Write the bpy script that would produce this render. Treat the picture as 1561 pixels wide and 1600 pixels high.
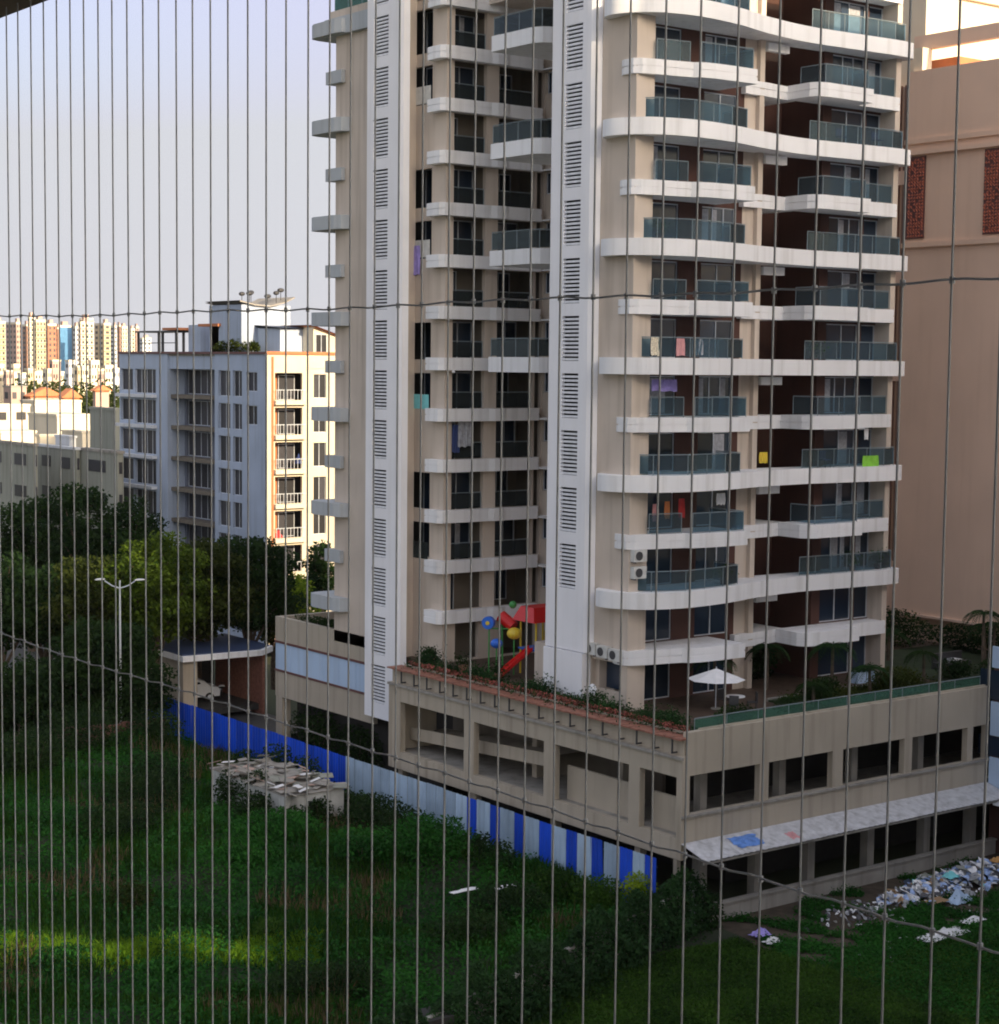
import bpy, math, random
import numpy as np
from mathutils import Matrix, Vector
random.seed(7); rng = np.random.default_rng(11)
S = bpy.context.scene
for o in list(bpy.data.objects): bpy.data.objects.remove(o)
R = math.radians

# ------------------------------------------------------------------ camera
HEAD, PITCH, ROLL = R(52.8), R(4.63), 0.0105
EYE = Vector((0, 0, 25.0))
fwd = Vector((math.cos(HEAD), math.sin(HEAD), 0)); rgt = Vector((math.sin(HEAD), -math.cos(HEAD), 0)); zup = Vector((0, 0, 1))
f_ = fwd*math.cos(PITCH) - zup*math.sin(PITCH); u_ = zup*math.cos(PITCH) + fwd*math.sin(PITCH)
RX = rgt*math.cos(ROLL) + u_*math.sin(ROLL)*(-1)*(-1)
UX = u_*math.cos(ROLL) - rgt*math.sin(ROLL)
cd = bpy.data.cameras.new('camera'); cam = bpy.data.objects.new('camera', cd); S.collection.objects.link(cam)
cam.matrix_world = Matrix(((RX.x, UX.x, -f_.x, EYE.x), (RX.y, UX.y, -f_.y, EYE.y), (RX.z, UX.z, -f_.z, EYE.z), (0, 0, 0, 1)))
cd.sensor_fit = 'HORIZONTAL'; cd.sensor_width = 36.0; cd.lens = 36.0*2841/1561.0
cd.clip_start = 0.05; cd.clip_end = 9000
S.camera = cam
S.render.engine = 'CYCLES'; S.cycles.filter_width = 1.9

# ------------------------------------------------------------------ light
SUN_EL = R(19.8); SUN_DIR = Vector((0.05, -1.0, math.tan(SUN_EL))).normalized()
w = bpy.data.worlds.new('World'); S.world = w; w.use_nodes = True
nt = w.node_tree; nt.nodes.clear()
sky = nt.nodes.new('ShaderNodeTexSky'); sky.sky_type = 'NISHITA'; sky.sun_disc = False
sky.sun_elevation = SUN_EL; sky.sun_rotation = R(180-2.9); sky.altitude = 20; sky.air_density = 1.0; sky.dust_density = 5.4; sky.ozone_density = 1.7
bg = nt.nodes.new('ShaderNodeBackground'); bg.inputs['Strength'].default_value = 0.13
wo = nt.nodes.new('ShaderNodeOutputWorld')
# a pale layer of haze thickening towards the horizon, the same all the way round
geo = nt.nodes.new('ShaderNodeTexCoord'); sep = nt.nodes.new('ShaderNodeSeparateXYZ'); nt.links.new(geo.outputs['Generated'], sep.inputs[0])
mr = nt.nodes.new('ShaderNodeMapRange'); mr.interpolation_type = 'SMOOTHSTEP'; mr.inputs[1].default_value = -.05; mr.inputs[2].default_value = 1.0; mr.inputs[3].default_value = .97; mr.inputs[4].default_value = .6
nt.links.new(sep.outputs[2], mr.inputs[0])
hm = nt.nodes.new('ShaderNodeMix'); hm.data_type = 'RGBA'; hm.blend_type = 'LIGHTEN'; hm.clamp_result = False; hm.inputs[7].default_value = (2.62, 2.64, 2.84, 1)
nt.links.new(mr.outputs[0], hm.inputs[0]); nt.links.new(sky.outputs[0], hm.inputs[6]); nt.links.new(hm.outputs[2], bg.inputs[0]); nt.links.new(bg.outputs[0], wo.inputs[0])
sl = bpy.data.lights.new('sun', 'SUN'); sl.energy = 3.4; sl.angle = R(0.53); sl.color = (1.0, 0.80, 0.53)
sun = bpy.data.objects.new('sun', sl); S.collection.objects.link(sun)
sun.rotation_euler = SUN_DIR.to_track_quat('Z', 'Y').to_euler()
S.view_settings.view_transform = 'Standard'; S.view_settings.look = 'None'
S.view_settings.exposure = 1.05; S.view_settings.gamma = 1.0; S.view_settings.use_curve_mapping = False

# ------------------------------------------------------------------ materials
def lin(h):
    h = h.lstrip('#'); v = [int(h[i:i+2], 16)/255 for i in (0, 2, 4)]
    return tuple(((c+0.055)/1.055)**2.4 if c > 0.04045 else c/12.92 for c in v) + (1,)
def base(name, rough=0.8):
    m = bpy.data.materials.new(name); m.use_nodes = True; n = m.node_tree
    p = n.nodes['Principled BSDF']; p.inputs['Roughness'].default_value = rough
    return m, n, p
def col(r, g, b): return (r, g, b, 1)
def wall_mat(name, c, dirt=0.75, scale=0.35, streak=True, bump=0.3, rough=0.85, var=0.10, streak_amt=0.5):
    m, n, p = base(name, rough); N, L = n.nodes, n.links
    tc = N.new('ShaderNodeNewGeometry')
    n1 = N.new('ShaderNodeTexNoise'); n1.inputs['Scale'].default_value = scale; n1.inputs['Detail'].default_value = 5; L.new(tc.outputs['Position'], n1.inputs['Vector'])
    r1 = N.new('ShaderNodeValToRGB'); r1.color_ramp.elements[0].position = 0.3; r1.color_ramp.elements[1].position = 0.7
    r1.color_ramp.elements[0].color = tuple(x*(1-var) for x in c[:3]) + (1,); r1.color_ramp.elements[1].color = tuple(min(1, x*(1+var*0.6)) for x in c[:3]) + (1,)
    L.new(n1.outputs['Fac'], r1.inputs[0]); out = r1.outputs[0]
    if streak:
        mp = N.new('ShaderNodeMapping'); mp.inputs['Scale'].default_value = (2.2, 2.2, 0.12); L.new(tc.outputs['Position'], mp.inputs['Vector'])
        n2 = N.new('ShaderNodeTexNoise'); n2.inputs['Scale'].default_value = 1.0; n2.inputs['Detail'].default_value = 4; L.new(mp.outputs[0], n2.inputs['Vector'])
        r2 = N.new('ShaderNodeMapRange'); r2.inputs[1].default_value = 0.5; r2.inputs[2].default_value = 0.8; r2.inputs[3].default_value = 0; r2.inputs[4].default_value = streak_amt; L.new(n2.outputs['Fac'], r2.inputs[0])
        mx = N.new('ShaderNodeMix'); mx.data_type = 'RGBA'; mx.blend_type = 'MULTIPLY'; L.new(r2.outputs[0], mx.inputs[0]); L.new(out, mx.inputs[6]); mx.inputs[7].default_value = (dirt, dirt*0.97, dirt*0.92, 1); out = mx.outputs[2]
    L.new(out, p.inputs['Base Color'])
    if bump:
        n3 = N.new('ShaderNodeTexNoise'); n3.inputs['Scale'].default_value = 18; n3.inputs['Detail'].default_value = 3; L.new(tc.outputs['Position'], n3.inputs['Vector'])
        b = N.new('ShaderNodeBump'); b.inputs['Strength'].default_value = bump; b.inputs['Distance'].default_value = 0.01; L.new(n3.outputs['Fac'], b.inputs['Height']); L.new(b.outputs[0], p.inputs['Normal'])
    return m
def plain(name, c, rough=0.6, metal=0.0, var=0.12, scale=3.0):
    m, n, p = base(name, rough); N, L = n.nodes, n.links; p.inputs['Metallic'].default_value = metal
    tc = N.new('ShaderNodeNewGeometry'); n1 = N.new('ShaderNodeTexNoise'); n1.inputs['Scale'].default_value = scale; n1.inputs['Detail'].default_value = 4; L.new(tc.outputs['Position'], n1.inputs['Vector'])
    r1 = N.new('ShaderNodeValToRGB'); r1.color_ramp.elements[0].position = 0.3; r1.color_ramp.elements[1].position = 0.7
    r1.color_ramp.elements[0].color = tuple(x*(1-var) for x in c[:3]) + (1,); r1.color_ramp.elements[1].color = tuple(min(1, x*(1+var)) for x in c[:3]) + (1,)
    L.new(n1.outputs['Fac'], r1.inputs[0]); L.new(r1.outputs[0], p.inputs['Base Color'])
    return m
def glass_dark(name, c, rough=0.08):
    m, n, p = base(name, rough); N, L = n.nodes, n.links
    oi = N.new('ShaderNodeObjectInfo'); r1 = N.new('ShaderNodeValToRGB'); e = r1.color_ramp.elements
    e[0].color = tuple(x*0.5 for x in c[:3]) + (1,); e[1].color = tuple(x*1.5 for x in c[:3]) + (1,)
    L.new(oi.outputs['Random'], r1.inputs[0]); L.new(r1.outputs[0], p.inputs['Base Color'])
    p.inputs['IOR'].default_value = 1.5
    g = N.new('ShaderNodeNewGeometry'); ns = N.new('ShaderNodeTexNoise'); ns.inputs['Scale'].default_value = 0.8; L.new(g.outputs['Position'], ns.inputs['Vector'])
    b = N.new('ShaderNodeBump'); b.inputs['Strength'].default_value = 0.25; b.inputs['Distance'].default_value = 0.05; L.new(ns.outputs['Fac'], b.inputs['Height']); L.new(b.outputs[0], p.inputs['Normal'])
    return m
def glass_rail(name, tint, gl=0.1, mixd=0.25):
    m = bpy.data.materials.new(name); m.use_nodes = True; n = m.node_tree; N, L = n.nodes, n.links; N.clear()
    o = N.new('ShaderNodeOutputMaterial'); t = N.new('ShaderNodeBsdfTransparent'); t.inputs[0].default_value = tint
    g = N.new('ShaderNodeBsdfGlossy'); g.inputs['Roughness'].default_value = gl; g.inputs[0].default_value = (0.85, 0.95, 0.97, 1)
    d = N.new('ShaderNodeBsdfDiffuse'); d.inputs[0].default_value = tuple(x*0.55 for x in tint[:3]) + (1,)
    fr = N.new('ShaderNodeFresnel'); fr.inputs[0].default_value = 1.28
    m1 = N.new('ShaderNodeMixShader'); m1.inputs[0].default_value = mixd; L.new(t.outputs[0], m1.inputs[1]); L.new(d.outputs[0], m1.inputs[2])
    m2 = N.new('ShaderNodeMixShader'); L.new(fr.outputs[0], m2.inputs[0]); fr.inputs[0].default_value = 1.22; L.new(m1.outputs[0], m2.inputs[1]); L.new(g.outputs[0], m2.inputs[2])
    L.new(m2.outputs[0], o.inputs[0]); return m
def foliage(name, a, b, trans=0.35, scale=0.5):
    m = bpy.data.materials.new(name); m.use_nodes = True; n = m.node_tree; N, L = n.nodes, n.links; N.clear()
    o = N.new('ShaderNodeOutputMaterial'); g = N.new('ShaderNodeNewGeometry')
    ns = N.new('ShaderNodeTexNoise'); ns.inputs['Scale'].default_value = scale; ns.inputs['Detail'].default_value = 3; L.new(g.outputs['Position'], ns.inputs['Vector'])
    ad = N.new('ShaderNodeMath'); ad.operation = 'MULTIPLY_ADD'; ad.inputs[1].default_value = 0.55; L.new(g.outputs['Random Per Island'], ad.inputs[0])
    s2 = N.new('ShaderNodeMapRange'); s2.inputs[1].default_value = 0.35; s2.inputs[2].default_value = 0.68; s2.inputs[3].default_value = 0; s2.inputs[4].default_value = 0.5; L.new(ns.outputs['Fac'], s2.inputs[0]); L.new(s2.outputs[0], ad.inputs[2])
    r = N.new('ShaderNodeValToRGB'); r.color_ramp.elements[0].color = a; r.color_ramp.elements[1].color = b; L.new(ad.outputs[0], r.inputs[0])
    p = N.new('ShaderNodeBsdfPrincipled'); p.inputs['Roughness'].default_value = 0.7; L.new(r.outputs[0], p.inputs['Base Color']); p.inputs['Specular IOR Level'].default_value = 0.08
    t = N.new('ShaderNodeBsdfTranslucent'); hs = N.new('ShaderNodeHueSaturation'); hs.inputs['Value'].default_value = 1.6; hs.inputs['Hue'].default_value = 0.485; L.new(r.outputs[0], hs.inputs['Color']); L.new(hs.outputs[0], t.inputs[0])
    mx = N.new('ShaderNodeMixShader'); mx.inputs[0].default_value = trans; L.new(p.outputs[0], mx.inputs[1]); L.new(t.outputs[0], mx.inputs[2]); L.new(mx.outputs[0], o.inputs[0])
    return m
def banded(name, stops, axis='Z', period=1.0):
    pass

def vary(m, lo, hi):
    n = m.node_tree; N, L = n.nodes, n.links; p = N['Principled BSDF']; src = p.inputs['Base Color'].links[0].from_socket
    oi = N.new('ShaderNodeObjectInfo'); mr_ = N.new('ShaderNodeMapRange'); mr_.inputs[3].default_value = lo; mr_.inputs[4].default_value = hi; L.new(oi.outputs['Random'], mr_.inputs[0])
    hs_ = N.new('ShaderNodeHueSaturation'); L.new(mr_.outputs[0], hs_.inputs['Value']); L.new(src, hs_.inputs['Color']); L.new(hs_.outputs[0], p.inputs['Base Color']); return m
M = {}
M['beige'] = wall_mat('beige_paint', col(.60, .515, .44), dirt=0.70, streak_amt=0.75)
M['beige2'] = wall_mat('podium_paint', col(.44, .385, .31), dirt=0.62, streak_amt=0.8)
M['white'] = wall_mat('white_paint', col(.87, .87, .89), dirt=0.6, streak_amt=0.5, var=.06)
M['fin'] = wall_mat('fin_paint', col(.86, .86, .90), dirt=0.8, streak_amt=0.3, var=.05)
M['brown'] = wall_mat('brown_paint', col(.080, .034, .026), dirt=0.7, var=.15)
M['maroon'] = plain('maroon_trim', col(.14, .06, .055))
M['dark'] = plain('interior_shade', col(.03, .028, .027), rough=.9)  # near-black colour carries the shade inside rooms, shafts and openings
M['mid'] = wall_mat('recess_shade_plaster', col(.17, .145, .115), dirt=0.7)  # plaster darkened so its colour holds part of the recess shade
M['pane'] = glass_dark('window_glass', col(.016, .028, .050), rough=.14)
M['curtain'] = plain('curtain', col(.35, .36, .40), var=.25, scale=6)
M['alu'] = plain('aluminium', col(.62, .66, .72), rough=.45, metal=.3)
M['slat'] = plain('slat_grey', col(.78, .79, .84), rough=.6)
M['rail'] = glass_rail('teal_glass', (.50, .64, .72, 1), mixd=.10)
M['raildark'] = glass_rail('smoked_glass', (.30, .36, .38, 1), mixd=.12)
M['railgreen'] = glass_rail('green_glass', (.36, .70, .56, 1), mixd=.22)
M['bluepaint'] = wall_mat('blue_fence_paint', col(.012, .085, .72), dirt=0.55, streak_amt=0.55, scale=.8, var=.14, rough=.45)
M['palepaint'] = wall_mat('pale_fence_paint', col(.42, .56, .74), dirt=0.6, streak_amt=0.7, scale=.8, var=.14, rough=.5)
M['lightblue'] = wall_mat('light_blue_paint', col(.46, .60, .80), dirt=0.75, streak_amt=.6)
M['concrete'] = wall_mat('concrete', col(.33, .31, .28), dirt=0.5, streak_amt=.8, scale=.8, var=.2)
M['railmetal'] = plain('rail_metal', col(.22, .27, .30), rough=.4, metal=.2)
M['ledge'] = wall_mat('ledge_grey', col(.44, .47, .50), dirt=.7)
M['asphalt'] = plain('asphalt', col(.045, .044, .042), var=.3)
M['steel'] = plain('cable_steel', col(.23, .26, .30), rough=.5, metal=.1, scale=60)
M['framebrown'] = plain('frame_brown', col(.055, .035, .03), rough=.5)
M['darkmetal'] = plain('dark_metal', col(.05, .05, .055), rough=.5)
M['redplastic'] = plain('red_plastic', col(.62, .012, .012), rough=.35, var=.05)
M['bluepl'] = plain('blue_plastic', col(.03, .16, .72), rough=.35, var=.05)
M['yellowpl'] = plain('yellow_plastic', col(.75, .55, .05), rough=.35, var=.05)
M['greenpl'] = plain('green_plastic', col(.06, .32, .08), rough=.35, var=.05)
M['terracotta'] = plain('terracotta', col(.30, .13, .09), var=.3, scale=4)
M['paving'] = plain('paving', col(.085, .055, .038), var=.3, scale=2)
M['soil'] = plain('soil', col(.06, .045, .03), var=.4, scale=2, rough=.95)
M['lawn'] = plain('lawn_green', col(.018, .036, .010), var=.3, scale=2, rough=.95)
M['carwhite'] = plain('car_paint', col(.72, .74, .77), rough=.25, var=.03)
M['rubber'] = plain('rubber', col(.02, .02, .02), rough=.8)
M['trunk'] = plain('bark', col(.10, .075, .055), var=.35, scale=5, rough=.95)
M['cloth_w'] = plain('white_cloth', col(.78, .78, .80), var=.06, rough=.9)
M['purple'] = plain('purple_cloth', col(.36, .30, .72), var=.15, rough=.9)
M['teal'] = plain('teal_cloth', col(.22, .62, .66), var=.12, rough=.9)
M['pink'] = plain('pink_cloth', col(.66, .33, .34), var=.15, rough=.9)
M['redcloth'] = plain('red_cloth', col(.55, .05, .05), var=.15, rough=.9)
M['lime'] = plain('lime_cloth', col(.25, .60, .06), var=.15, rough=.9)
M['navy'] = plain('navy_cloth', col(.03, .05, .16), var=.15, rough=.9)
M['cardboard'] = plain('cardboard', col(.34, .22, .12), var=.15, rough=.9)
M['ac'] = plain('ac_body', col(.62, .62, .60), rough=.5)
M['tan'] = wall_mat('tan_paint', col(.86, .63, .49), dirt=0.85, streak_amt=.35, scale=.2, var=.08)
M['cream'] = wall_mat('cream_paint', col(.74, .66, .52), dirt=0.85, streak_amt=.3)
M['wb'] = wall_mat('pale_building_paint', col(.66, .68, .72), dirt=0.65, streak_amt=.6)
M['wbb'] = wall_mat('shade_tinted_paint', col(.42, .49, .62), dirt=0.7, streak_amt=.6)  # shaded walls of the white block: bluish shade mixed into the paint
M['orange'] = wall_mat('orange_trim', col(.52, .20, .09), dirt=.7)
M['farglass'] = plain('far_window_glass', col(.022, .022, .028), rough=.45)
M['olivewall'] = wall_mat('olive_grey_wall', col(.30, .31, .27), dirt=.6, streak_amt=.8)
M['roofblue'] = plain('roof_sheet_blue', col(.035, .055, .12), rough=.5)
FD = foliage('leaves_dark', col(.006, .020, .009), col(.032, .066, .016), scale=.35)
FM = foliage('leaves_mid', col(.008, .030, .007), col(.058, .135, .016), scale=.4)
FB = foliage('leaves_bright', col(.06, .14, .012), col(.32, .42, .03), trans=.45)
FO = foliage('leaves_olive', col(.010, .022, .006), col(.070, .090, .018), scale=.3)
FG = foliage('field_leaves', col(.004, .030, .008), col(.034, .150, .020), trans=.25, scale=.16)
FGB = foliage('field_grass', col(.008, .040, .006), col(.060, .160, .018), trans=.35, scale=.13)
FS = foliage('sun_tinted_grass', col(.05, .14, .010), col(.26, .46, .035), trans=.5)  # brighter grass colour carries the sunlight of the streak
FT = foliage('sun_tinted_leaves', col(.010, .030, .007), col(.13, .20, .020), trans=.35, scale=.5)  # leaf colour brightened to stand in for sun on the crown
M['stalk'] = plain('dry_stalk', col(.16, .11, .05), var=.4)
FH = foliage('hedge_leaves', col(.010, .028, .012), col(.04, .10, .03), scale=.8)
M['groundfar'] = plain('ground_scrub', col(.045, .055, .025), var=.5, scale=.05, rough=1)
M['earth'] = plain('earth_dark', col(.022, .030, .014), var=.5, scale=.4, rough=1)

vary(M['bluepaint'], .72, 1.08); vary(M['palepaint'], .8, 1.1); vary(M['white'], .93, 1.03); vary(M['farglass'], .5, 2.2)
# ------------------------------------------------------------------ object helpers
WM = {}                                        # world matrix of every object made here
C = S.collection
def link(o, parent=None, wm=None):
    C.objects.link(o); wm = wm or Matrix.Identity(4)
    WM[o.name] = wm
    o.matrix_basis = wm
    if parent is not None:
        o.parent = parent; o.matrix_parent_inverse = WM[parent.name].inverted()
    return o
def tag(o, label=None, cat=None, group=None, kind=None):
    if label: o['label'] = label
    if cat: o['category'] = cat
    if group: o['group'] = group
    if kind: o['kind'] = kind
    return o
def thing(name, loc, label, cat, group=None):
    o = bpy.data.objects.new(name, None); o.empty_display_size = .3
    link(o, None, Matrix.Translation(loc)); return tag(o, label, cat, group)
CUBE = {}
def cube_mesh(mat):
    if mat.name not in CUBE:
        me = bpy.data.meshes.new('block_' + mat.name); h = .5
        v = [(x, y, z) for x in (-h, h) for y in (-h, h) for z in (-h, h)]
        me.from_pydata(v, [], [(0, 1, 3, 2), (4, 6, 7, 5), (0, 4, 5, 1), (2, 3, 7, 6), (0, 2, 6, 4), (1, 5, 7, 3)])
        me.materials.append(mat); CUBE[mat.name] = me
    return CUBE[mat.name]
def bx(name, mat, parent, x0, x1, y0, y1, z0, z1, rz=0, tilt=None):
    o = bpy.data.objects.new(name, cube_mesh(mat))
    wm = Matrix.Translation(((x0+x1)/2, (y0+y1)/2, (z0+z1)/2))
    if rz: wm = wm @ Matrix.Rotation(rz, 4, 'Z')
    if tilt: wm = wm @ Matrix.Rotation(tilt[1], 4, tilt[0])
    wm = wm @ Matrix.Diagonal((x1-x0, y1-y0, z1-z0, 1))
    return link(o, parent, wm)
class MB:
    def __init__(s): s.v = []; s.f = []; s.m = []; s.k = 0
    def box(s, x0, x1, y0, y1, z0, z1):
        n = len(s.v); s.v += [(x, y, z) for x in (x0, x1) for y in (y0, y1) for z in (z0, z1)]
        s.f += [tuple(n+i for i in q) for q in ((0, 1, 3, 2), (4, 6, 7, 5), (0, 4, 5, 1), (2, 3, 7, 6), (0, 2, 6, 4), (1, 5, 7, 3))]; s.m += [s.k]*6; return s
    def prism(s, pts, z0, z1):
        n = len(s.v); k = len(pts)
        a = sum(pts[i][0]*pts[(i+1) % k][1]-pts[(i+1) % k][0]*pts[i][1] for i in range(k))
        if a < 0: pts = pts[::-1]
        s.v += [(p[0], p[1], z0) for p in pts] + [(p[0], p[1], z1) for p in pts]
        s.f += [tuple(range(n+k-1, n-1, -1)), tuple(range(n+k, n+2*k))] + [(n+i, n+(i+1) % k, n+k+(i+1) % k, n+k+i) for i in range(k)]; s.m += [s.k]*(k+2); return s
    def tube(s, a, b, r0, r1=None, n=6):
        a, b = Vector(a), Vector(b); r1 = r0 if r1 is None else r1; d = (b-a).normalized()
        t = d.orthogonal().normalized(); q = d.cross(t); i0 = len(s.v)
        for c, r in ((a, r0), (b, r1)):
            for i in range(n):
                an = 2*math.pi*i/n; s.v.append(tuple(c + t*math.cos(an)*r + q*math.sin(an)*r))
        s.f += [(i0+i, i0+(i+1) % n, i0+n+(i+1) % n, i0+n+i) for i in range(n)] + [tuple(range(i0+n-1, i0-1, -1)), tuple(range(i0+n, i0+2*n))]; s.m += [s.k]*(n+2); return s
    def path(s, pts, rad, n=6):
        for i in range(len(pts)-1): s.tube(pts[i], pts[i+1], rad if isinstance(rad, (int, float)) else rad[i], rad if isinstance(rad, (int, float)) else rad[i+1], n)
        return s
    def quad(s, *p):
        n = len(s.v); s.v += [tuple(q) for q in p]; s.f.append(tuple(range(n, n+len(p)))); s.m.append(s.k); return s
    def ball(s, c, rx, ry=None, rz=None, nu=10, nv=7):
        ry = ry or rx; rz = rz or rx; i0 = len(s.v)
        for j in range(nv+1):
            ph = math.pi*j/nv
            for i in range(nu):
                th = 2*math.pi*i/nu; s.v.append((c[0]+rx*math.sin(ph)*math.cos(th), c[1]+ry*math.sin(ph)*math.sin(th), c[2]+rz*math.cos(ph)))
        for j in range(nv):
            for i in range(nu): s.f.append((i0+j*nu+i, i0+(j+1)*nu+i, i0+(j+1)*nu+(i+1) % nu, i0+j*nu+(i+1) % nu)); s.m.append(s.k)
        return s
    def build(s, name, mats, parent=None, smooth=False, org=None, **kw):
        me = bpy.data.meshes.new(name)
        o3 = Vector(org) if org is not None else (WM[parent.name].translation.copy() if parent is not None else Vector((0, 0, 0)))
        me.from_pydata([(v[0]-o3.x, v[1]-o3.y, v[2]-o3.z) for v in s.v], [], s.f)
        for m in (mats if isinstance(mats, (list, tuple)) else [mats]): me.materials.append(m)
        if any(s.m): me.polygons.foreach_set('material_index', s.m)
        if smooth: me.polygons.foreach_set('use_smooth', [True]*len(me.polygons))
        me.update()
        o = bpy.data.objects.new(name, me); link(o, parent, Matrix.Translation(o3)); return tag(o, **kw)
def holed(mb, ax, p0, p1, a0, a1, z0, z1, holes):
    """wall slab of thickness p0..p1 on axis ax ('x' or 'y'), running a0..a1, minus rectangular holes (a, b, za, zb)"""
    A = sorted({a0, a1} | {min(max(h[i], a0), a1) for h in holes for i in (0, 1)})
    cols = []
    for i in range(len(A)-1):
        am = (A[i]+A[i+1])/2; hs = sorted((h[2], h[3]) for h in holes if h[0] < am < h[1]); z = z0
        for a, b in hs:
            if a > z: cols.append((A[i], A[i+1], z, a))
            z = max(z, b)
        if z < z1: cols.append((A[i], A[i+1], z, z1))
    for a, b, c, d in cols:
        if ax == 'x': mb.box(p0, p1, a, b, c, d)
        else: mb.box(a, b, p0, p1, c, d)
    return mb
def copy_tree(o, wm, parent=None, root=None):
    """copy a thing with its parts; wm = new world matrix of the root"""
    c = o.copy(); C.objects.link(c); c.parent = parent
    if parent is None: c.matrix_basis = wm
    WM[c.name] = wm
    for ch in list(o.children): copy_tree(ch, WM[ch.name], c)
    return c
def spline(pts, n=5):
    P = [Vector(p) for p in pts]; P = [P[0]] + P + [P[-1]]; out = []
    for i in range(1, len(P)-2):
        for k in range(n):
            t = k/n; a, b, c, d = P[i-1], P[i], P[i+1], P[i+2]
            out.append(.5*((2*b)+(c-a)*t+(2*a-5*b+4*c-d)*t*t+(-a+3*b-3*c+d)*t**3))
    out.append(P[-2]); return out
def mesh_np(name, verts, faces, mat, parent=None, org=(0, 0, 0), **kw):
    me = bpy.data.meshes.new(name); nv = len(verts); nf, k = faces.shape
    verts = verts - np.array(org)
    me.vertices.add(nv); me.vertices.foreach_set('co', verts.astype(np.float32).ravel())
    me.loops.add(nf*k); me.loops.foreach_set('vertex_index', faces.astype(np.int32).ravel())
    me.polygons.add(nf); me.polygons.foreach_set('loop_start', np.arange(0, nf*k, k, dtype=np.int32)); me.polygons.foreach_set('loop_total', np.full(nf, k, dtype=np.int32))
    me.materials.append(mat); me.update(); me.validate()
    o = bpy.data.objects.new(name, me); link(o, parent, Matrix.Translation(org)); return tag(o, **kw)
def leaf_cloud(cen, size, up=.5, aspect=.55, droop=0.0):
    """rhombic leaves at cen (N,3)"""
    n = len(cen); nrm = rng.normal(size=(n, 3)); nrm[:, 2] = np.abs(nrm[:, 2]) + up; nrm /= np.linalg.norm(nrm, axis=1)[:, None]
    a = rng.normal(size=(n, 3)); a -= (a*nrm).sum(1)[:, None]*nrm; a /= np.linalg.norm(a, axis=1)[:, None]; a[:, 2] -= droop
    b = np.cross(nrm, a); s = (np.asarray(size)*rng.uniform(.6, 1.35, n))[:, None]
    v = np.stack([cen-a*s*.5, cen+b*s*aspect*.5+nrm*s*.06, cen+a*s*.5, cen-b*s*aspect*.5+nrm*s*.06], 1).reshape(-1, 3)
    return v, np.arange(4*n).reshape(n, 4)
def blades(cen, h, wd, lean=.35):
    n = len(cen); an = rng.uniform(0, 2*math.pi, n); d = np.stack([np.cos(an), np.sin(an), np.zeros(n)], 1); sd = np.stack([-np.sin(an), np.cos(an), np.zeros(n)], 1)
    hh = (np.asarray(h)*rng.uniform(.55, 1.4, n))[:, None]; le = rng.uniform(.05, 1, n)[:, None]*lean
    z = np.array([0, 0, 1.]); m = cen+z*hh*.55+d*hh*le*.35; t = cen+z*hh*(1-le*.4)+d*hh*le*1.1
    v = np.stack([cen-sd*wd, cen+sd*wd, m+sd*wd*.8, t, m-sd*wd*.8], 1).reshape(-1, 3)
    return v, np.arange(5*n).reshape(n, 5)

def blob_points(lobes, n, shell=.35):
    """points mostly near the outer shell of several ellipsoid lobes, thinned by clumpy noise"""
    L = np.array(lobes, float); vol = L[:, 3]*L[:, 4]*L[:, 5]; pk = rng.choice(len(L), n, p=vol/vol.sum())
    d = rng.normal(size=(n, 3)); d /= np.linalg.norm(d, axis=1)[:, None]; r = 1.06-shell*np.abs(rng.normal(size=n))*1.1
    r = np.clip(r, .05, 1.0); r *= 1+.10*np.sin(d[:, 0]*9+pk)*np.sin(d[:, 1]*8+pk*2)+.07*np.sin(d[:, 2]*17+pk)
    return L[pk, :3] + d*r[:, None]*L[pk, 3:6]
def tree(name, x, y, h, rad, mat, label, cat='tree', n=5000, leaf=.32, nlobe=9, zc=.62, group=None, seed=0, squash=.75, z0=0):
    rs = random.Random(seed); t = thing(name, (x, y, z0), label, cat, group)
    tr = MB(); ht = h*zc
    pts = [Vector((x, y, z0-.2)), Vector((x+rs.uniform(-.2, .2), y+rs.uniform(-.2, .2), z0+ht*.4)), Vector((x+rs.uniform(-.5, .5), y+rs.uniform(-.5, .5), z0+ht*.8))]
    r0 = .05*h**.9*.55+.05; tr.path(pts, [r0, r0*.8, r0*.6], 8); lobes = []
    cz = z0+h*zc; rz = (h-h*zc)*.92
    for i in range(nlobe*2):
        g_ = i*2.39996; u = (i+.5)/(nlobe*2); el = 1-1.45*u; rr = math.sqrt(max(0, 1-el*el)) if el > -1 else 0; jit = rs.uniform(.62, 1.0)
        lr = rad*rs.uniform(.20, .36); c = Vector((x+math.cos(g_)*rr*(rad-lr)*jit, y+math.sin(g_)*rr*(rad-lr)*jit, cz+el*(rz-lr*.6)*rs.uniform(.7, 1.0)))
        lobes.append((c.x, c.y, c.z, lr*rs.uniform(.9, 1.3), lr*rs.uniform(.9, 1.3), lr*rs.uniform(.55, .8)))
        if i % 2 == 0: m = pts[2].lerp(c, .5) + Vector((0, 0, -.3)); tr.path([pts[1 if i % 4 else 2], m, c], [r0*.45, r0*.28, r0*.08], 5)
    lobes.append((x, y, cz-.1*rz, rad*.55, rad*.55, rz*.5))
    tr.build('trunk', M['trunk'], t)
    P = blob_points(lobes, n); v, f = leaf_cloud(P, leaf, up=.35, aspect=.6)
    mesh_np('crown', v, f, mat, t, org=(x, y, z0)); return t
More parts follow.
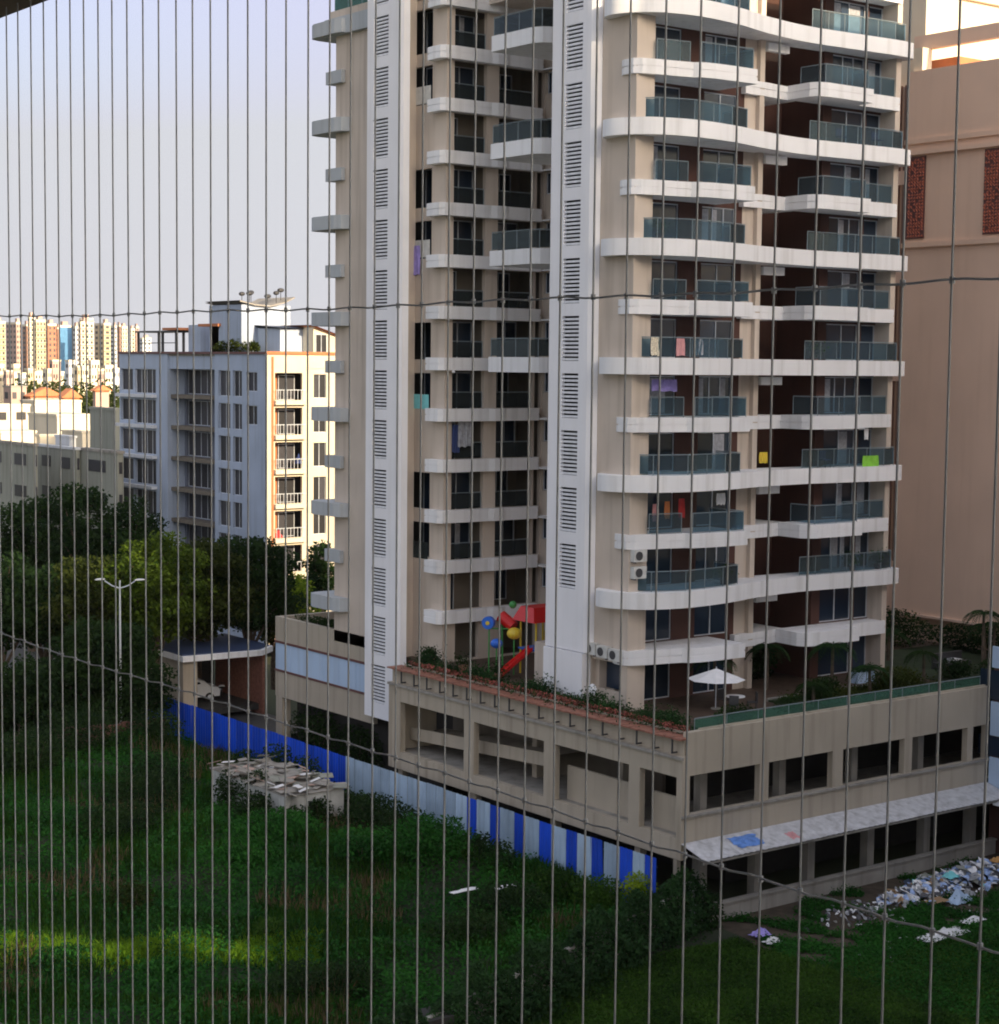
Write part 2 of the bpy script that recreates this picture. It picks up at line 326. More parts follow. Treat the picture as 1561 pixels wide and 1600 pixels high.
def shrub(name, lobes, mat, label, n=1500, leaf=.16, cat='shrub', group=None, up=.4, stems=True):
    c = np.mean(np.array(lobes)[:, :3], 0); z0 = min(l[2]-l[5] for l in lobes)
    t = thing(name, (c[0], c[1], z0), label, cat, group)
    st = MB()
    for l in lobes:
        for k in range(3):
            a = random.uniform(0, 6.3); st.tube((l[0]+.1*math.cos(a), l[1]+.1*math.sin(a), z0-.1), (l[0]+l[3]*.5*math.cos(a), l[1]+l[4]*.5*math.sin(a), l[2]+l[5]*.5), .03, .012, 4)
    st.build('stem', M['trunk'], t)
    v, f = leaf_cloud(blob_points(lobes, n, .4), leaf, up=up); mesh_np('leaves', v, f, mat, t, org=(c[0], c[1], z0)); return t

# ------------------------------------------------------------------ ground
def fh(x, y):
    """height of the field"""
    x = np.asarray(x, float); y = np.asarray(y, float)
    h = -.12+.22*np.sin(x*.33+1.3)*np.cos(y*.27)+.14*np.sin(x*.9+y*.6)+.10*np.cos(y*1.15-x*.5)
    for cx, cy, r, a in ((47, 76, 4, .9), (51, 71, 3.2, 1.1), (43, 84, 4.5, .8), (36, 88, 5, .8), (44, 98, 5, 1.0), (50, 104, 4, .9), (36, 102, 6, .7), (41, 79, 3, .6)):
        
        h = h+a*np.exp(-((x-cx)**2+(y-cy)**2)/(r*r))
    k = 1/(1+np.exp(-(y-(.345*(x-57)+60.6))*1.2))       # the field lies a little lower beyond the overgrown wall
    h = h*(.25+.75*k) - .8*(1-k)
    return h
g = MB().quad((-3500, -3500, -1.2), (3500, -3500, -1.2), (3500, 3500, -1.2), (-3500, 3500, -1.2)).build('ground', M['groundfar'], kind='structure', label='flat scrubby ground reaching to the horizon')
nx, ny = 150, 150
gx, gy = np.meshgrid(np.linspace(8, 58, nx), np.linspace(30, 125, ny), indexing='ij'); gz = fh(gx, gy)
vv = np.stack([gx, gy, gz], -1).reshape(-1, 3); ii = (np.arange(nx-1)[:, None]*ny+np.arange(ny-1)[None, :]).ravel()
mesh_np('field', vv, np.stack([ii, ii+ny, ii+ny+1, ii+1], 1), M['earth'], kind='structure', label='overgrown vacant field of dark soil')
MB().box(57.5, 100, 20, 61.05, -1.15, -.9).build('yard', M['soil'], kind='structure', label='bare earth yard in front of the podium')
MB().box(57.0, 64.5, 105, 160, -.5, .0).build('service_road', M['asphalt'], kind='structure', label='service road behind the gatehouse')

# ------------------------------------------------------------------ balcony grille in front of the camera (our own building)
own = thing('unseen_block', (-8, 1, 0), 'beige apartment block whose balcony the view is taken from', 'building')
m = MB(); m.box(-15, -1.5, -9, 10, 0, 46); m.build('wall', M['beige'], own)
for k in range(15):
    z = 23.4-2.94*7+2.94*k
    bx('balcony_slab', M['white'], own, -1.5, 1.3, -5.5, 7.0, z-.18, z)
    if k not in (7,): bx('balcony_parapet', M['beige'], own, 1.12, 1.28, -5.5, 7.0, z, z+1.0)
bx('balcony_parapet', M['beige'], own, 1.12, 1.28, -5.5, 7.0, 23.4, 23.74)
bx('side_fin', M['beige'], own, -1.5, 2.3, -5.9, -5.5, 2, 46.5)
bx('side_fin', M['beige'], own, -1.5, 1.3, 7.0, 7.3, 2, 46.5)
bx('cable_shade_wall', M['beige'], own, -1.5, 1.9, -1.7, -1.5, 23.4, 26.1)  # unseen balcony side wall, carried outwards to keep sun off the cables
gr = thing('balcony_grille', (1.2, 2, 23.78), 'steel cable safety grille strung across the open balcony, thin upright cables crossed by two wires', 'grille')
bx('top_rail', M['framebrown'], gr, 1.17, 1.23, -1.45, 6.95, 25.583, 25.66)
bx('bottom_rail', M['framebrown'], gr, 1.17, 1.23, -1.45, 6.95, 23.742, 23.80)
cyl = MB().tube((0, 0, 23.80), (0, 0, 25.583), .00135, n=8); vert0 = None
rs = random.Random(5)
clipm = MB().tube((0, -.0035, 0), (0, .0035, 0), .0030, n=8)
Ys = [.92+.0508*i+rs.uniform(-.0022, .0022) for i in range(-8, 62)]
cable_me = None; clip_me = None
def wire_z(level, y): 
    return level + .0012*math.sin(y*9+level) + (.004*math.cos(y*1.6) if level > 25 else .002*math.sin(y*4))
for i, y in enumerate(Ys):
    mb = MB(); j = [rs.uniform(-.0012, .0012) for _ in range(8)]
    zs = [23.80, 24.1, 24.3, 24.53, 24.75, 25.07, 25.3, 25.583]
    mb.path([(1.2+j[k]*.6, y+j[k], zs[k]) for k in range(8)], .00118, 6); c = mb.build('cable', M['steel'], gr)
    for lv in (25.072, 24.528):
        z = wire_z(lv, y); mb = MB().tube((1.2, y, z-.0028), (1.2, y, z+.0028), .0024, n=8); mb.build('clip', M['steel'], c)
for lv in (25.072, 24.528):
    ys = np.arange(.4, 4.2, .0254); mb = MB().path([(1.2 + .0015*((k % 2)*2-1), y, wire_z(lv, y)+.0008*((k//2 % 2)*2-1)) for k, y in enumerate(ys)], .0011, 5)
    mb.build('cross_wire', M['steel'], gr)

# ------------------------------------------------------------------ unseen blocks added and shaped to throw the evening shade; white ones bounce light
def shade_block(name, x0, x1, y0, y1, h, label, matn='beige', fl=3.0):
    t = thing(name, ((x0+x1)/2, (y0+y1)/2, 0), label, 'building', None)
    MB().box(x0, x1, y0, y1, -.5, h).build('wall', M[matn], t)
    MB().box(x0-.01, x1+.01, y0-.01, y1+.01, h, h+.02).build('roof', M['concrete'], t)
    for k in range(1, int(h/6)):
        z = k*6.0
        bx('window_band', M['farglass'], t, x0+1, x1-1, y1, y1+.05, z, z+1.5)
    return t
shade_block('unseen_block', 63.8, 85.45, -28, -8, 71.0, 'unseen tall white block added right of the viewpoint to shade the tower', 'white')
shade_block('unseen_block', 85.5, 94.1, -26, -10, 50.0, 'unseen mid height beige block shaped to let sun pass between two taller ones')
shade_block('unseen_block', 94.15, 132, -28, -8, 73.0, 'unseen wide tall pale block added for shade at the far right of the row', 'white')
tB = thing('unseen_block', (45, -18, 0), 'unseen long slim slab added for shade, with a slot cut for a streak of sun', 'building')
e = Vector((.797, -.605, 0)).normalized(); nn = Vector((.605, .797, 0)).normalized(); O = Vector((35, -8, 0))
def slab_b(s0, s1, d0, d1, z0, z1, nm, mt):
    mb = MB(); pts = [O+e*a-nn*b for a, b in ((s0, d0), (s1, d0), (s1, d1), (s0, d1))]
    mb.prism([(p.x, p.y) for p in pts], z0, z1); mb.build(nm, mt, tB)
slab_b(-13.5, 39.8, 0, 6, -.5, 28.0, 'wall', M['white']); slab_b(-13.5, 39.8, 0, 6, 32.55, 62.0, 'wall', M['white'])  # slot left open so a streak of sun reaches the field
slab_b(12.8, 39.8, 0.01, 5.99, 28.0, 32.55, 'wall', M['beige'])
for sx in (-13.4, -7.3, 6.0): slab_b(sx, sx+.45, 1.5, 4.5, 28.0, 32.55, 'column', M['concrete'])

# ------------------------------------------------------------------ the tower
def zl(i): return 10.3 + 2.943*i
NT = 15; TOP = 54.8; DECK = 7.6
T = thing('apartment_tower', (70, 80, DECK), 'tall beige residential tower with curved white balcony bands and two white louvred fins', 'building')
def groove(mb, pts, z, h=.37):
    mb.prism(pts, z-h, z-.03); mb.prism(pts, z+.03, z+h)
    c = Vector((sum(p[0] for p in pts)/len(pts), sum(p[1] for p in pts)/len(pts), 0))
    mb.prism([tuple(Vector((p[0], p[1], 0)) + (c-Vector((p[0], p[1], 0))).normalized()*.06)[:2] for p in pts], z-.03, z+.03); return mb
def railing(parent, pts, z0, mat, h=1.02, step=1.35, name='railing'):
    P = [Vector((p[0], p[1], 0)) for p in pts]; q = [P[0]]
    for a, b in zip(P[:-1], P[1:]):
        n = max(1, round((b-a).length/step)); q += [a.lerp(b, k/n) for k in range(1, n+1)]
    mb = MB()
    for p in q: mb.tube((p.x, p.y, z0), (p.x, p.y, z0+h), .022, n=5)
    mb.path([(p.x, p.y, z0+h) for p in q], .028, 6)
    r = mb.build(name, M['railmetal'], parent)
    for a, b in zip(q[:-1], q[1:]):
        d = (b-a).normalized()*.03; n = Vector((-d.y, d.x, 0))*.22; a2, b2 = a+d, b-d
        MB().prism([((a2+n).x, (a2+n).y), ((b2+n).x, (b2+n).y), ((b2-n).x, (b2-n).y), ((a2-n).x, (a2-n).y)], z0+.06, z0+h-.05).build('glass_panel', mat, r)
    return r
def door(parent, ax, p, a0, a1, z0, z1, nm=2, curtain=0, name='window', pm=None):
    """framed glazing lying on plane p, facing the negative side of axis ax"""
    f = MB(); t = .055; cuts = [a0+(a1-a0)*k/nm for k in range(nm+1)]
    def B(aa, ab, za, zb, d0=-.05, d1=.05):
        (f.box(p+d0, p+d1, aa, ab, za, zb) if ax == 'x' else f.box(aa, ab, p+d0, p+d1, za, zb))
    for c in cuts: B(c-t/2, c+t/2, z0, z1)
    B(a0+t/2, a1-t/2, z1-t, z1, -.045, .045); B(a0+t/2, a1-t/2, z0, z0+t, -.045, .045)
    fr = f.build(name, M['alu'], parent)
    for k in range(nm):
        a, b = cuts[k]+t/2, cuts[k+1]-t/2
        mt = pm or M['pane']
        (bx('pane', mt, fr, p+.0, p+.02, a, b, z0+t, z1-t) if ax == 'x' else bx('pane', mt, fr, a, b, p+.0, p+.02, z0+t, z1-t))
        if random.random() < curtain:
            w_ = (b-a)*random.uniform(.3, .8); (bx('curtain', M['curtain'], fr, p-.015, p-.005, a, a+w_, z0+.1, z1-.12) if ax == 'x' else bx('curtain', M['curtain'], fr, a, a+w_, p-.015, p-.005, z0+.1, z1-.12))
    return fr

# east wing body
m = MB()
holed(m, 'x', 60.10, 60.40, 68.4, 71.3, DECK, TOP, [(68.95, 71.2, 8.45, 9.95)])
m.box(60.40, 61.30, 68.40, 68.65, DECK, TOP); m.box(61.02, 61.3, 68.65, 70.1, DECK, TOP); m.box(60.4, 61.02, 70.9, 71.3, DECK, TOP)
m.box(60.95, 70.2, 70.32, 75.4, DECK, TOP); m.box(70.2, 75.15, 73.2, 75.4, DECK, TOP); m.box(75.15, 80.0, 70.32, 75.4, DECK, TOP)
m.box(69.0, 70.2, 69.9, 70.32, DECK, TOP); m.box(69.85, 70.2, 69.62, 69.9, DECK, TOP); m.box(79.72, 80.12, 68.85, 70.32, DECK, TOP)
m.box(60.95, 79.5, 75.4, 77.0, DECK, 10)
m.build('wall', M['beige'], T)
doorsE = [(61.55, 64.45, 1), (66.1, 68.5, 2), (75.7, 78.27, 2), (78.55, 79.72, 1)]
m = MB()
hs = []
for i in range(-1, NT):
    z0 = (zl(i)+.43) if i >= 0 else DECK+.05; z1 = zl(i+1)-.5
    for a, b, n in doorsE: hs.append((a, b, z0, z1))
holed(m, 'y', 69.9, 70.1, 61.3, 69.0, DECK, TOP, [h for h in hs if h[1] < 69]); holed(m, 'y', 69.9, 70.1, 75.15, 79.72, DECK, TOP, [h for h in hs if h[0] > 75])
m.box(75.02, 75.15, 69.9, 73.2, DECK, TOP); m.box(70.2, 75.02, 73.05, 73.2, DECK, TOP)
m.build('recessed_wall', M['brown'], T)
bx('lobby_window', M['pane'], T, 60.9, 60.94, 68.9, 71.25, 8.4, 9.98)
for i in range(-1, NT):
    z0 = (zl(i)+.43) if i >= 0 else DECK+.05; z1 = zl(i+1)-.5
    for a, b, n in doorsE: door(T, 'y', 70.02, a+.02, b-.02, z0, z1, n+(i % 3 == 1 and n == 2), curtain=.35 if i > 0 else 0)
    door(T, 'y', 72.98, 70.6, 73.0, z0+.2, z1, 2)
# balcony bands
LONG = [(60.1, 70.7, 0), (59.5, 70.2, 0), (59.38, 69.3, 0), (59.85, 68.3, 0), (60.9, 67.45, 0), (63.0, 67.0, 0), (65.9, 67.3, 0), (69.0, 68.1, 0), (72.5, 68.55, 0), (76.5, 68.35, 0), (79.2, 68.2, 0), (80.5, 68.35, 0), (80.78, 68.95, 0), (80.5, 69.7, 0), (79.9, 69.88, 0)]
longp = [(p.x, p.y) for p in spline(LONG, 6)]
SH1 = [(60.08, 69.6), (59.95, 68.9), (59.97, 68.45), (60.35, 68.2), (61.3, 67.92), (62.3, 67.75), (63.1, 67.55), (63.35, 67.25), (64.2, 67.08), (65.5, 67.02), (67.05, 67.02), (67.05, 69.88), (61.3, 69.88), (61.3, 68.38), (60.08, 68.38)]
SH1 = [(60.09, 69.5), (59.95, 69.2), (59.95, 68.5), (60.3, 68.2), (61.3, 67.92), (62.3, 67.75), (63.1, 67.55), (63.35, 67.25), (64.2, 67.08), (65.5, 67.02), (67.05, 67.02), (67.05, 69.88), (60.4, 69.88)]
SH3 = [(72.2, 69.88), (72.12, 68.2), (72.35, 67.75), (72.9, 67.6), (76.5, 67.62), (76.52, 68.72), (79.95, 68.74), (79.98, 69.5), (79.7, 69.88)]
for i in range(NT):
    z = zl(i)
    if i % 2:
        MB().prism(longp, z-.42, z+.42).build('balcony_slab', M['white'], T)
        railing(T, [(60.62, 68.55), (61.15, 67.85), (63.0, 67.3), (65.9, 67.6), (67.3, 67.95), (67.35, 69.8)], z+.42, M['rail'])
        railing(T, [(72.9, 68.85), (76.5, 68.68), (79.2, 68.55), (80.2, 68.7), (80.45, 69.3)], z+.42, M['rail'])
    else:
        groove(MB(), SH1, z).build('balcony_slab', M['white'], T)
        groove(MB(), SH3, z).build('balcony_slab', M['white'], T)
        groove(MB(), [(68.7, 69.86), (68.7, 69.45), (72.85, 69.95), (72.85, 71.5), (70.22, 71.5), (70.22, 69.86)][0:1]+[(68.7, 69.5), (70.3, 69.6), (72.85, 69.95), (72.85, 73.0), (70.25, 73.0), (70.25, 69.86)], z-.02, .36).build('balcony_slab', M['white'], T)
        if i:
            railing(T, [(61.2, 68.15), (63.05, 67.75)], z+.37, M['rail']); railing(T, [(63.5, 67.4), (66.9, 67.2), (66.95, 69.8)], z+.37, M['rail'])
            railing(T, [(72.9, 69.6), (72.95, 67.85), (76.3, 67.85), (76.3, 68.95), (79.75, 68.98)], z+.37, M['rail'])
    bx('balcony_floor', M['mid'], T, 70.22, 72.6, 70.3, 73.0, z-.1+.002*i, z+.1)
    bx('ledge_soffit', M['white'], T, 70.3, 71.9, 69.5, 69.84, z-.95, z-.52) if i % 2 else None

# louvred fins
def louvre_fin(y0, y1, yc0, yc1, zb, zt, ya, yb, levels, nm):
    m = MB(); holes = [(ya, yb, zl(i)-2.72, zl(i)-.42) for i in levels]
    holed(m, 'x', 59.6, 59.78, yc1, y1, zb, zt, holes)
    pts = [(59.6, yc1), (59.62, yc1-.28), (59.72, yc1-.5), (59.9, yc0+.06), (60.09, yc0), (60.09, yc1)]
    m.prism(pts, zb, zt); m.box(59.78, 60.09, y1-.15, y1, zb, zt); m.box(59.78, 60.09, yc1, ya-.02, zb, zt)
    p = m.build(nm, M['fin'], T)
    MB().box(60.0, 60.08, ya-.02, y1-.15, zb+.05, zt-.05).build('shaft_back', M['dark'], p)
    for i in levels:
        mb = MB(); z = zl(i)-2.72; k = 0
        while z < zl(i)-.55:
            n0 = len(mb.v); mb.box(59.625, 59.75, ya, yb, z+.03, z+.14); z += .205
        mb.build('louvre', M['slat'], p)
louvre_fin(88.1, 91.9, 88.15, 88.75, 3.72, TOP+1, 89.66, 91.2, range(-1, NT), 'louvred_fin')
louvre_fin(71.3, 74.4, 71.0, 71.6, 10.25, TOP+1, 71.98, 73.3, range(2, NT), 'louvred_fin')
bx('fin_base', M['fin'], T, 59.52, 60.09, 71.25, 74.45, 7.3, 10.2)

# west wing
m = MB()
op = [(11, .23, 2.75), (10, .25, 2.45), (8, .22, 2.45), (7, .22, 2.4), (5, .25, 2.4), (4, .3, 2.4), (2, .3, 2.45), (1, .4, 2.45), (13, .25, 2.5)]
hw = [(87.15, 89.4, zl(i)+a, zl(i)+b) for i, a, b in op]
holed(m, 'x', 61.0, 61.3, 85.75, 91.9, DECK, TOP, hw)
m.box(60.3, 61.0, 91.95, 96.5, DECK, 45.95); m.box(60.09, 61.0, 88.8, 91.95, DECK, TOP); m.box(61.0, 62.6, 91.9, 96.5, DECK, 45.95); m.box(61.3, 61.5, 85.75, 86.05, DECK, TOP)
m.box(62.6, 79, 88.6, 96.5, DECK, 45.95); m.box(62.6, 79, 88.6, 91.9, 45.95, TOP)
hb = []
for i in range(0, NT):
    z0, z1 = zl(i)+.37, zl(i+1)-.37
    if i >= 12: continue
    hb += [(61.55, 63.85, z0, z1), (64.75, 67.45, z0, z1), (67.62, 68.12, z0, z1)]
hb += [(61.9, 63.6, 7.7, 9.9), (65.2, 67.9, 7.7, 9.9)]
holed(m, 'y', 85.75, 86.05, 61.5, 68.2, DECK, TOP, hb)
hb2 = [(84.95, 85.65, zl(i)-1.65, zl(i)-.35) for i in range(1, 13)]
holed(m, 'x', 68.2, 68.45, 75.4, 85.75, DECK, TOP, hb2)
m.box(63.6, 68.2, 75.45, 85.7, 45.6, TOP)
m.build('wall', M['beige'], T)
m = MB(); m.box(61.3, 63.98, 87.0, 87.1, DECK, TOP); m.box(63.98, 68.2, 88.2, 88.55, DECK, TOP); m.box(61.3, 61.5, 86.05, 87.0, DECK, 45); m.box(63.95, 64.6, 86.05, 88.2, DECK, 45); m.box(68.2, 68.4, 86.05, 88.2, DECK, 45)
m.build('inner_wall', M['mid'], T)
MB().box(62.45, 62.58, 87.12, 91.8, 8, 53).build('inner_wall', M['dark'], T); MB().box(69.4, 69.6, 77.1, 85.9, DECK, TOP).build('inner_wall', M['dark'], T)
for i in range(0, NT-2):
    z = zl(i); z0, z1 = z+.37, zl(i+1)-.37
    bx('balcony_floor', M['mid'], T, 61.5, 68.2, 86.06, 86.99, z-.15, z+.12)
    pts = [(60.45, 86.9), (60.4, 86.3), (60.42, 85.6), (60.65, 85.33), (61.1, 85.28), (63.9, 85.28), (64.25, 85.15), (64.9, 85.15), (65.2, 85.28), (67.6, 85.28), (67.75, 85.4), (67.75, 85.74), (60.98, 85.74), (60.98, 86.9)]
    groove(MB(), pts, z+.0, .365).build('balcony_slab', M['white'], T)
    if i < 12:
        door(T, 'y', 86.96, 61.7, 63.75 if i % 3 else 62.6, z+.15, z1-.1, 2, curtain=.2)
        door(T, 'y', 87.4 if i % 2 else 88.1, 64.9, 67.4, z0, z1, 3, curtain=.12)
        if i: railing(T, [(61.6, 85.9), (63.8, 85.9)], z0, M['raildark'], h=.95, step=2.4); railing(T, [(64.8, 85.9), (67.4, 85.9)], z0, M['raildark'], h=.95, step=2.8)
    if 1 <= i:
        door(T, 'x', 68.36, 84.97, 85.63, z-1.63, z-.37, 2)
        bx('sunshade', M['white'], T, 67.7, 68.19, 84.6, 85.7, z-.3, z-.22, tilt=('Y', -.12))
for i in range(1, NT, 2):
    if i > 12: break
    z = zl(i)
    bp = [(68.15, 82.0), (61.35, 82.0), (61.3, 81.9), (61.3, 78.5), (61.38, 78.1), (61.6, 77.75), (62.0, 77.5), (62.6, 77.35), (66, 77.3), (68.15, 77.3)]
    if i >= 5:
        MB().prism(bp, z-.42, z+.42).build('balcony_slab', M['white'], T); MB().prism([(62.7, 77.28), (68.15, 77.28), (68.15, 75.42), (62.7, 75.42)], z-.4, z+.2).build('balcony_slab', M['beige'], T)
        railing(T, [(61.45, 81.9), (61.45, 78.5), (61.7, 77.95), (62.6, 77.5), (65, 77.45)], z+.42, M['raildark'])
for (i, a, b), mt in zip([o for o in op if o[0] in (10, 4, 1, 7)], ['palepanel', 'cloth', 'teal', 'glass']): pass
for i, mt in ((10, M['ac']), (4, M['teal']), (1, M['raildark']), (7, M['ac'])):
    z = zl(i); bx('window_screen', mt, T, 60.97, 60.99, 87.3, 89.35, z+.3, z+(1.3 if i != 4 else 1.15))
for i, a, b in op:
    door(T, 'x', 62.3, 87.15, 89.6, zl(i)+a-.2, zl(i)+b+.2, 2, curtain=.2)
# ledges and roof edge at the far west end
for i in range(0, 13):
    z = zl(i)-.25
    if i % 2 == 0 and i > 0 or i == 0:
        pts = [(60.28, 94.8), (59.75, 95.0), (59.6, 95.6), (59.6, 98.0), (59.8, 98.5), (60.4, 98.7), (62.5, 98.7), (62.5, 96.52), (60.28, 96.52)]
        MB().prism(pts, z-.42, z+.42).build('ledge', M['ledge'], T)
    else:
        MB().prism([(60.28, 95.4), (60.0, 95.4), (60.0, 97.2), (62.5, 97.2), (62.5, 96.52), (60.28, 96.52)], z-.38, z+.38).build('ledge', M['ledge'], T)
MB().box(59.95, 62.0, 91.95, 97.3, 44.9, 45.95).build('cornice', M['ledge'], T)
MB().box(60.2, 62.0, 91.95, 97.0, 45.96, 46.45).build('roof_kerb', M['beige'], T)
railing(T, [(60.4, 92.2), (60.4, 96.8), (64, 96.8)], 46.45, M['railgreen'], h=1.3)
MB().box(61.0, 79.4, 88, 97.0, 45.96, 46.2).build('terrace_floor', M['concrete'], T)
MB().box(60.0, 80.0, 68.3, 91.9, TOP, TOP+.3).build('roof', M['concrete'], T)
MB().box(62.5, 64.2, 91.9, 91.95, 8.4, 9.9).build('lobby_window', M['pane'], T)

# ------------------------------------------------------------------ podium
P = thing('parking_podium', (70, 75, -1), 'beige parking podium with wide dark openings under the tower', 'building')
m = MB()
PX = [(57.1, 57.6), (62.2, 62.8), (67.3, 68.05), (72.7, 73.3), (77.75, 78.22)]
oy = [(57.6, 62.2), (62.8, 67.3), (68.05, 72.7), (73.3, 77.75), (78.22, 79.35)]
holed(m, 'y', 61.0, 61.35, 57.45, 79.5, 2.85, 8.05, [(a, b, 4.15, 6.0) for a, b in oy])
hx = [(78.2, 84.32, 3.05, 5.93), (71.28, 77.3, 3.05, 5.93), (64.73, 70.42, 3.05, 5.93), (61.37, 63.95, 3.05, 5.93)]
holed(m, 'x', 57.1, 57.45, 61.0, 85.5, 2.05, 6.93, hx)
m.box(57.45, 60.2, 85.15, 85.5, 2.05, 7.3)
m.box(57.2, 57.44, 61.36, 61.6, -1, 2.05)
for a in (63.95, 70.42, 77.3, 84.3): m.box(57.3, 57.7, a+.1, a+.5, -.5, 2.05)
m.build('wall', M['beige2'], P)
m = MB(); m.box(56.98, 57.1, 60.9, 85.5, 6.80, 6.93); m.box(57.1, 79.5, 60.86, 61.0, 4.05, 4.15); m.build('coping', M['concrete'], P)
m = MB(); m.box(57.46, 92, 61.36, 85.14, 6.05, 6.2); m.box(57.46, 92, 61.4, 85.1, 2.9, 3.0); m.build('parking_floor', M['concrete'], P)
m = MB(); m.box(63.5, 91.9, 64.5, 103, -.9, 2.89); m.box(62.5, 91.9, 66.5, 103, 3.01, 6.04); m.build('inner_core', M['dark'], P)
m = MB(); m.box(61.2, 61.4, 66.8, 84.9, 3.0, 6.04)
m.build('inner_wall', M['mid'], P)
for (a, b, za, zb) in ((64.9, 70.4, 3.0, 4.75), (61.6, 63.9, 3.0, 4.7)): bx('parapet_wall', M['beige2'], P, 57.95, 58.1, a, b, za, zb)
m = MB(); m.quad((58.2, 84.9, 3.9), (60.6, 84.9, 3.9), (60.6, 72.0, 4.9), (58.2, 72.0, 4.9)); m.quad((58.2, 84.9, 3.55), (58.2, 84.9, 4.25), (58.2, 72.0, 5.0), (58.2, 72.0, 4.3)); m.build('ramp', M['beige2'], P)
for y in (75.0, 81.0, 68.0): bx('column', M['beige2'], P, 59.6, 60.0, y, y+.4, 3.0, 6.05)
for x in (59.8, 65.2, 70.5, 75.7): bx('column', M['concrete'], P, x, x+.45, 62.6, 63.05, 3.0, 6.05)
# lower storey of the right face
for x in (58.6, 62.3, 66.0, 70.4, 74.8, 78.6): bx('column', M['concrete'], P, x, x+.5, 61.3, 61.8, -.9, 2.85)
bx('plinth', M['concrete'], P, 57.6, 79.4, 60.2, 60.4, -.95, -.15)
bx('kerb', M['concrete'], P, 57.6, 79.4, 60.1, 60.5, -.15, -.07)
# deck
MB().box(57.46, 92.0, 61.36, 85.49, 7.25, DECK).build('deck', M['paving'], P)
MB().box(60.4, 92.0, 85.5, 104.0, 7.24, DECK-.004).build('deck', M['paving'], P)
MB().box(57.35, 57.6, 61.2, 85.5, 6.93, 7.72).build('planter_wall', M['beige2'], P)
k = 0; y = 61.0
while y < 85.4:
    bx('ledge_tile', M['terracotta'], P, 56.95, 57.95, y+.015, min(y+.6, 85.5)-.015, 7.72+.01*math.sin(k*2.1), 7.80+.01*math.sin(k*2.1)); y += .6; k += 1
y = 61.6
while y < 85.3:
    bx('bracket', M['darkmetal'], P, 57.0, 57.07, y, y+.07, 7.05, 7.72); bx('bracket', M['darkmetal'], P, 57.0, 57.34, y, y+.07, 7.02, 7.09); y += 1.25
bx('planter_wall', M['beige2'], P, 57.95, 58.05, 61.6, 85.2, DECK, 7.9)
bx('planter_wall', M['beige2'], P, 58.4, 79.4, 61.2, 61.35, 8.05, 8.12)
railing(P, [(58.3, 61.5), (79.3, 61.5)], 7.95, M['railgreen'], h=.6, step=2.1)
# garden lawn and pond-side paving
MB().box(68, 79.2, 62.2, 66.2, DECK+.004, DECK+.10).build('planting_bed', M['lawn'], P)
MB().box(80.5, 91.5, 63, 74, DECK+.004, DECK+.06).build('planting_bed', M['lawn'], P)
bx('bed_kerb', M['concrete'], P, 68, 79.2, 66.2, 66.35, DECK+.002, DECK+.18)
# western part of the podium with the light blue band
m = MB(); m.box(60.3, 60.6, 91.95, 103.8, 6.72, 8.3); m.box(60.3, 60.6, 91.95, 103.8, 3.02, 4.7); m.box(60.35, 61.0, 103.0, 103.8, -.6, 3.02); m.box(60.4, 60.6, 91.95, 103.78, 4.7, 6.72); m.box(60.6, 70, 103.5, 103.8, 3.02, 8.3)
m.build('wall', M['beige2'], P)
m = MB(); m.box(60.24, 60.3, 91.95, 103.82, 6.58, 6.72); m.box(60.24, 60.3, 91.95, 103.82, 4.70, 4.82); m.build('trim', M['maroon'], P)
y = 92.0
while y < 103.7: bx('blue_panel', M['lightblue'], P, 60.31, 60.395, y, min(y+1.95, 103.78), 4.83, 6.57); y += 1.98
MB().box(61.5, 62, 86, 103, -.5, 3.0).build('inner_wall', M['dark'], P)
# awning of sheets over the lower storey
AW = thing('awning', (68, 60.3, 2.4), 'stained white sheet awning running below the podium ledge above the yard', 'awning')
x = 57.1; k = 0
while x < 79.4:
    x1 = min(x+1.12, 79.45); mb = MB(); n = 6
    for j in range(n):
        a = x+(x1-x)*j/n; b = x+(x1-x)*(j+1)/n; zz = .03*(j % 2)
        mb.quad((a, 60.98, 2.86), (b, 60.98, 2.86), (b, 59.35+.03*math.sin(k), 2.36+zz), (a, 59.35+.03*math.sin(k), 2.36+.03-zz))
        mb.quad((a, 60.98, 2.84), (a, 59.35+.03*math.sin(k), 2.34+.03-zz), (b, 59.35+.03*math.sin(k), 2.34+zz), (b, 60.98, 2.84))
    mb.build('sheet', wall_mat('awning_sheet', col(.60, .60, .62), dirt=.45, streak_amt=.7, scale=3.5, var=.16) if k == 0 else bpy.data.materials['awning_sheet'], AW); x = x1; k += 1
bx('edge_beam', M['concrete'], AW, 57.1, 79.4, 59.42, 59.5, 2.2, 2.3)
def crumple(name, x, y, z, sx, sy, h, mat, label, cat, group=None, tilt=0, n=7, seed=1):
    rs_ = random.Random(seed); mb = MB(); i0 = 0
    for i in range(n+1):
        for j in range(n+1):
            ux, uy = i/n-.5, j/n-.5; ed = 1-2*max(abs(ux), abs(uy))
            mb.v.append((x+ux*sx*(1+rs_.uniform(-.15, .15)), y+uy*sy*(1+rs_.uniform(-.15, .15)), z+h*ed*rs_.uniform(.3, 1.2)+rs_.uniform(0, .04)+tilt*uy*sy))
    mb.f = [(i*(n+1)+j, (i+1)*(n+1)+j, (i+1)*(n+1)+j+1, i*(n+1)+j+1) for i in range(n) for j in range(n)]; mb.m = [0]*len(mb.f)
    o = mb.build(name, mat, None, org=(x, y, z)); return tag(o, label, cat, group)
